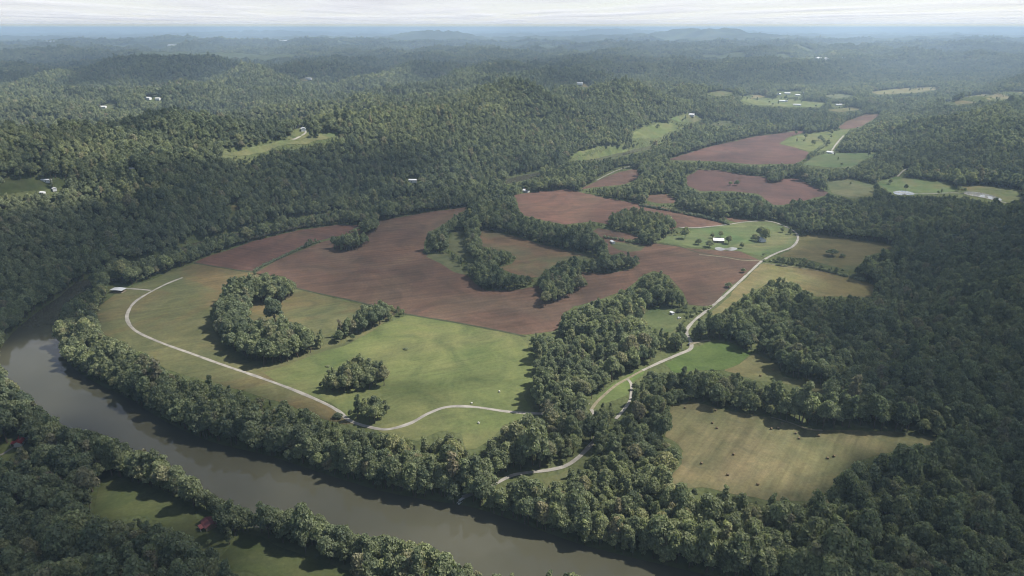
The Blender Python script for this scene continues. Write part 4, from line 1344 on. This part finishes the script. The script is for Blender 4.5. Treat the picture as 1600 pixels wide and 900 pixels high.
# cloud layer: sunlight let through at ground points (photo pixel, share of sun, reach u, reach v)
LIGHT = [
    (455, 875, .75, 70, 24), (235, 785, .80, 60, 26), (1250, 350, .6, 60, 12), (1460, 640, .06, 120, 60), (1560, 700, .04, 90, 90),
    (100, 860, .01, 200, 90), (40, 720, .18, 90, 45), (20, 620, .75, 60, 45), (300, 760, .40, 90, 35), (480, 830, .55, 140, 40), (640, 860, .85, 120, 45), (320, 880, .15, 80, 50),
    (60, 490, .06, 70, 40), (120, 570, .85, 70, 30), (250, 480, .62, 80, 40), (300, 570, .85, 120, 30), (270, 620, .40, 90, 30), (420, 480, .80, 70, 40), (400, 700, .40, 120, 30), (560, 740, .70, 110, 35),
    (600, 540, .92, 120, 45), (740, 560, .95, 90, 45), (650, 612, .45, 38, 12), (745, 592, .55, 30, 10), (640, 640, .72, 60, 20), (780, 650, .85, 70, 30), (680, 790, .62, 120, 35),
    (920, 560, .95, 100, 60), (860, 640, .80, 80, 30), (850, 790, .75, 120, 50), (1010, 850, .70, 130, 50), (960, 690, .45, 70, 35),
    (1060, 540, .90, 60, 30), (1150, 555, .80, 60, 18), (1180, 450, .85, 80, 28), (1320, 450, .40, 50, 15), (1240, 700, .95, 50, 40), (1110, 700, .68, 60, 50), (1400, 688, .8, 60, 12), (1235, 590, .75, 60, 14), (1170, 632, .55, 90, 12),
    (1500, 820, .02, 200, 110), (1350, 800, .16, 90, 40), (1500, 600, .07, 170, 90), (1320, 560, .12, 80, 35), (1200, 840, .22, 80, 40), (1480, 430, .05, 170, 50), (1330, 400, .30, 60, 25), (1430, 350, .22, 110, 25),
    (100, 390, .10, 160, 50), (300, 330, .12, 160, 40), (330, 390, .3, 60, 20), (520, 270, .16, 140, 36), (670, 290, .75, 90, 12), (690, 250, .85, 40, 22), (100, 260, .35, 160, 18), (250, 260, .22, 100, 14), (40, 288, 1.0, 70, 16),
    (480, 360, .35, 140, 30), (640, 430, .45, 130, 40), (760, 400, .40, 80, 30), (800, 490, .62, 60, 22), (900, 420, .45, 60, 25), (960, 320, .75, 100, 18), (1060, 440, .62, 70, 35), (1150, 370, .80, 80, 16), (1000, 345, .5, 40, 12),
    (450, 190, .6, 150, 14), (440, 225, .75, 70, 9), (150, 200, 1.0, 160, 24), (330, 150, .95, 250, 14), (700, 170, .95, 150, 24), (780, 210, 1.0, 80, 20), (600, 140, .9, 120, 12), (900, 220, .80, 90, 18), (950, 180, .95, 80, 16), (1030, 205, .9, 50, 12), (1200, 280, .7, 110, 18),
    (1150, 230, .75, 110, 16), (1270, 222, .90, 50, 10), (1330, 255, .6, 60, 10), (1480, 210, .75, 120, 26), (1480, 260, .40, 120, 14), (1440, 292, .75, 90, 8), (1560, 305, .75, 50, 8), (1200, 180, .35, 120, 12), (1230, 158, .85, 70, 6), (1400, 142, .8, 90, 5),
    (200, 108, .10, 300, 13), (600, 108, .10, 300, 12), (850, 108, .18, 150, 12), (1000, 115, .5, 90, 10), (1250, 118, .18, 130, 10), (1450, 115, .35, 150, 10), (300, 84, .50, 350, 5), (800, 88, .45, 250, 4), (300, 72, .25, 350, 4), (900, 72, .18, 350, 5), (1330, 86, .7, 60, 6), (1450, 76, .25, 150, 6),
    (400, 58, .65, 400, 6), (900, 56, .5, 300, 5), (1400, 56, .5, 300, 5)]
LIGHT = np.array(LIGHT)
CLOUD_Z = 1250.0
cy = [-2500.0]
while cy[-1] < 190000:
    y = cy[-1]
    cy.append(y + (120 if y < 100 else max(13.0, y * .022)))
cy = np.array(cy)
ct = np.linspace(-1, 1, 250)
CY, CT = np.meshgrid(cy, ct, indexing='ij')
CX = CT * (1.35 * np.maximum(CY, 0) + 900)
uu, vv, dd = project(CX, CY, H(CX, CY))
inview = (dd > 60) & (uu > -500) & (uu < 2100) & (vv > 40) & (vv < 1200)
num = np.zeros(CX.shape) + .5 * 1e-3; den = np.zeros(CX.shape) + 1e-3
for (lu, lv, T, su, sv) in LIGHT:
    wgt = (3600. / (su * sv)) ** .6 * np.exp(-.5 * (((uu - lu) / (su * .62)) ** 2 + ((vv - lv) / (sv * .62)) ** 2)) * inview
    num += wgt * T; den += wgt
T = num / den
T = np.where(inview, T, .45)
scl = np.clip(CY / 900.0, .6, 8)
T = T + np.where(vv < 330, .32, .30) * fbm(CX / (170 * scl.clip(1)), CY / (170 * scl.clip(1)), 91, 4) * (1 - np.exp(-CY / 2500.)).clip(.45, 1)
T = T * 1.12 - .04
T = np.where(vv < 240, T + .28 * np.clip((300 - vv) / 80, 0, 1) * np.clip((vv - 120) / 20, 0, 1), T)
T = .045 + .955 * np.clip(T, 0, 1.0)
T = np.maximum(T, .75 * sstep((CY - 11000) / 9000.))
T = np.maximum(T, .40 * sstep((CY - 2500) / 5000.) * .62)
far_open = sstep((CY - 16000) / 9000.)
dens = 1 - np.sqrt(T)
veil = np.clip(.50 + .42 * fbm(CX / 3600. + CY / 30000., CY / 12000., 55, 3), .2, .9)
dens = dens * (1 - far_open) + veil * far_open
OX = L3.x / L3.z * CLOUD_Z; OY = L3.y / L3.z * CLOUD_Z
px = CX + OX; py = CY + OY
thick = 30 + 130 * dens + 25 * fbm(CX / 300., CY / 300., 66, 3)
zb = CLOUD_Z + 12 * fbm(CX / 400., CY / 400., 67, 3)
zt = zb + np.maximum(thick, 12)
shift = (zt - CLOUD_Z)
bot = np.stack([px, py, zb], -1).reshape(-1, 3)
topv = np.stack([px + L3.x / L3.z * shift, py + L3.y / L3.z * shift, zt], -1).reshape(-1, 3)
n0, n1_ = CX.shape
ix = np.arange(n0 * n1_).reshape(n0, n1_)
q1 = np.stack([ix[:-1, :-1], ix[1:, :-1], ix[1:, 1:], ix[:-1, 1:]], -1).reshape(-1, 4)
q2 = q1[:, ::-1] + n0 * n1_
b1 = np.concatenate([ix[0, :], ix[1:, -1], ix[-1, -2::-1], ix[-2:0:-1, 0]])
b2 = np.roll(b1, -1)
q3 = np.stack([b1, b2, b2 + n0 * n1_, b1 + n0 * n1_], -1)
m, nt, out = new_mat('cloud_vapour')
at = nt.nodes.new('ShaderNodeAttribute'); at.attribute_name = 'vapour'
tr = nt.nodes.new('ShaderNodeBsdfTransparent')
df = nt.nodes.new('ShaderNodeBsdfDiffuse'); df.inputs[0].default_value = (.80, .80, .84, 1)
tl = nt.nodes.new('ShaderNodeBsdfTranslucent'); tl.inputs[0].default_value = (.80, .80, .84, 1)
mx = nt.nodes.new('ShaderNodeMixShader'); mx.inputs[0].default_value = .55
nt.links.new(df.outputs[0], mx.inputs[1]); nt.links.new(tl.outputs[0], mx.inputs[2])
mx2 = nt.nodes.new('ShaderNodeMixShader')
nt.links.new(at.outputs['Fac'], mx2.inputs[0]); nt.links.new(tr.outputs[0], mx2.inputs[1]); nt.links.new(mx.outputs[0], mx2.inputs[2])
nt.links.new(mx2.outputs[0], out.inputs[0])
clouds = grid_mesh('clouds', np.concatenate([bot, topv]), np.concatenate([q1, q2, q3]), m)
at = clouds.data.attributes.new('vapour', 'FLOAT', 'POINT')
at.data.foreach_set('value', np.concatenate([dens.ravel(), dens.ravel()]).astype(np.float32))
tag(clouds, 'broken pale grey cloud layer stretching to the horizon', kind='stuff')

# haze: one closed box of even pale air
bm = bmesh.new()
ztop = max(CAM_H, float(Zg.max()) + 30) + 12
add_box(bm, 0, 33200, (ztop - 9) / 2, 150000, 69000, ztop + 9)
m, nt, out = new_mat('air')
pv_ = nt.nodes.new('ShaderNodeVolumePrincipled')
pv_.inputs['Color'].default_value = (.61, .80, 1.0, 1)
pv_.inputs['Density'].default_value = 0.76e-4
pv_.inputs['Anisotropy'].default_value = .1
nt.links.new(pv_.outputs[0], out.inputs['Volume'])
hz = bm_obj('haze', bm, m)
tag(hz, 'pale blue haze filling the valley air', kind='stuff')

# ------------------------------------------------------------------ camera and render settings
cd = bpy.data.cameras.new('camera'); cd.sensor_width = 36; cd.lens = 36 * FPX / 1600
cd.clip_start = 1; cd.clip_end = 200000
co = bpy.data.objects.new('camera', cd); link(co)
co.location = (0, 0, CAM_H); co.rotation_euler = (math.pi / 2 - PITCH, 0, 0)
SC.camera = co
SC.view_settings.view_transform = 'Standard'; SC.view_settings.look = 'None'
SC.view_settings.exposure = .84; SC.view_settings.gamma = 1.0
SC.view_settings.use_curve_mapping = False
c = SC.cycles
c.max_bounces = 5; c.diffuse_bounces = 2; c.glossy_bounces = 2; c.transmission_bounces = 2; c.volume_bounces = 1
c.transparent_max_bounces = 12
c.use_adaptive_sampling = True; c.adaptive_threshold = .02
c.use_denoising = True
try:
    c.denoiser = 'OPENIMAGEDENOISE'; c.denoising_input_passes = 'RGB_ALBEDO_NORMAL'
except Exception:
    pass
SC.cycles.filter_width = 1.1
c.caustics_reflective = False; c.caustics_refractive = False
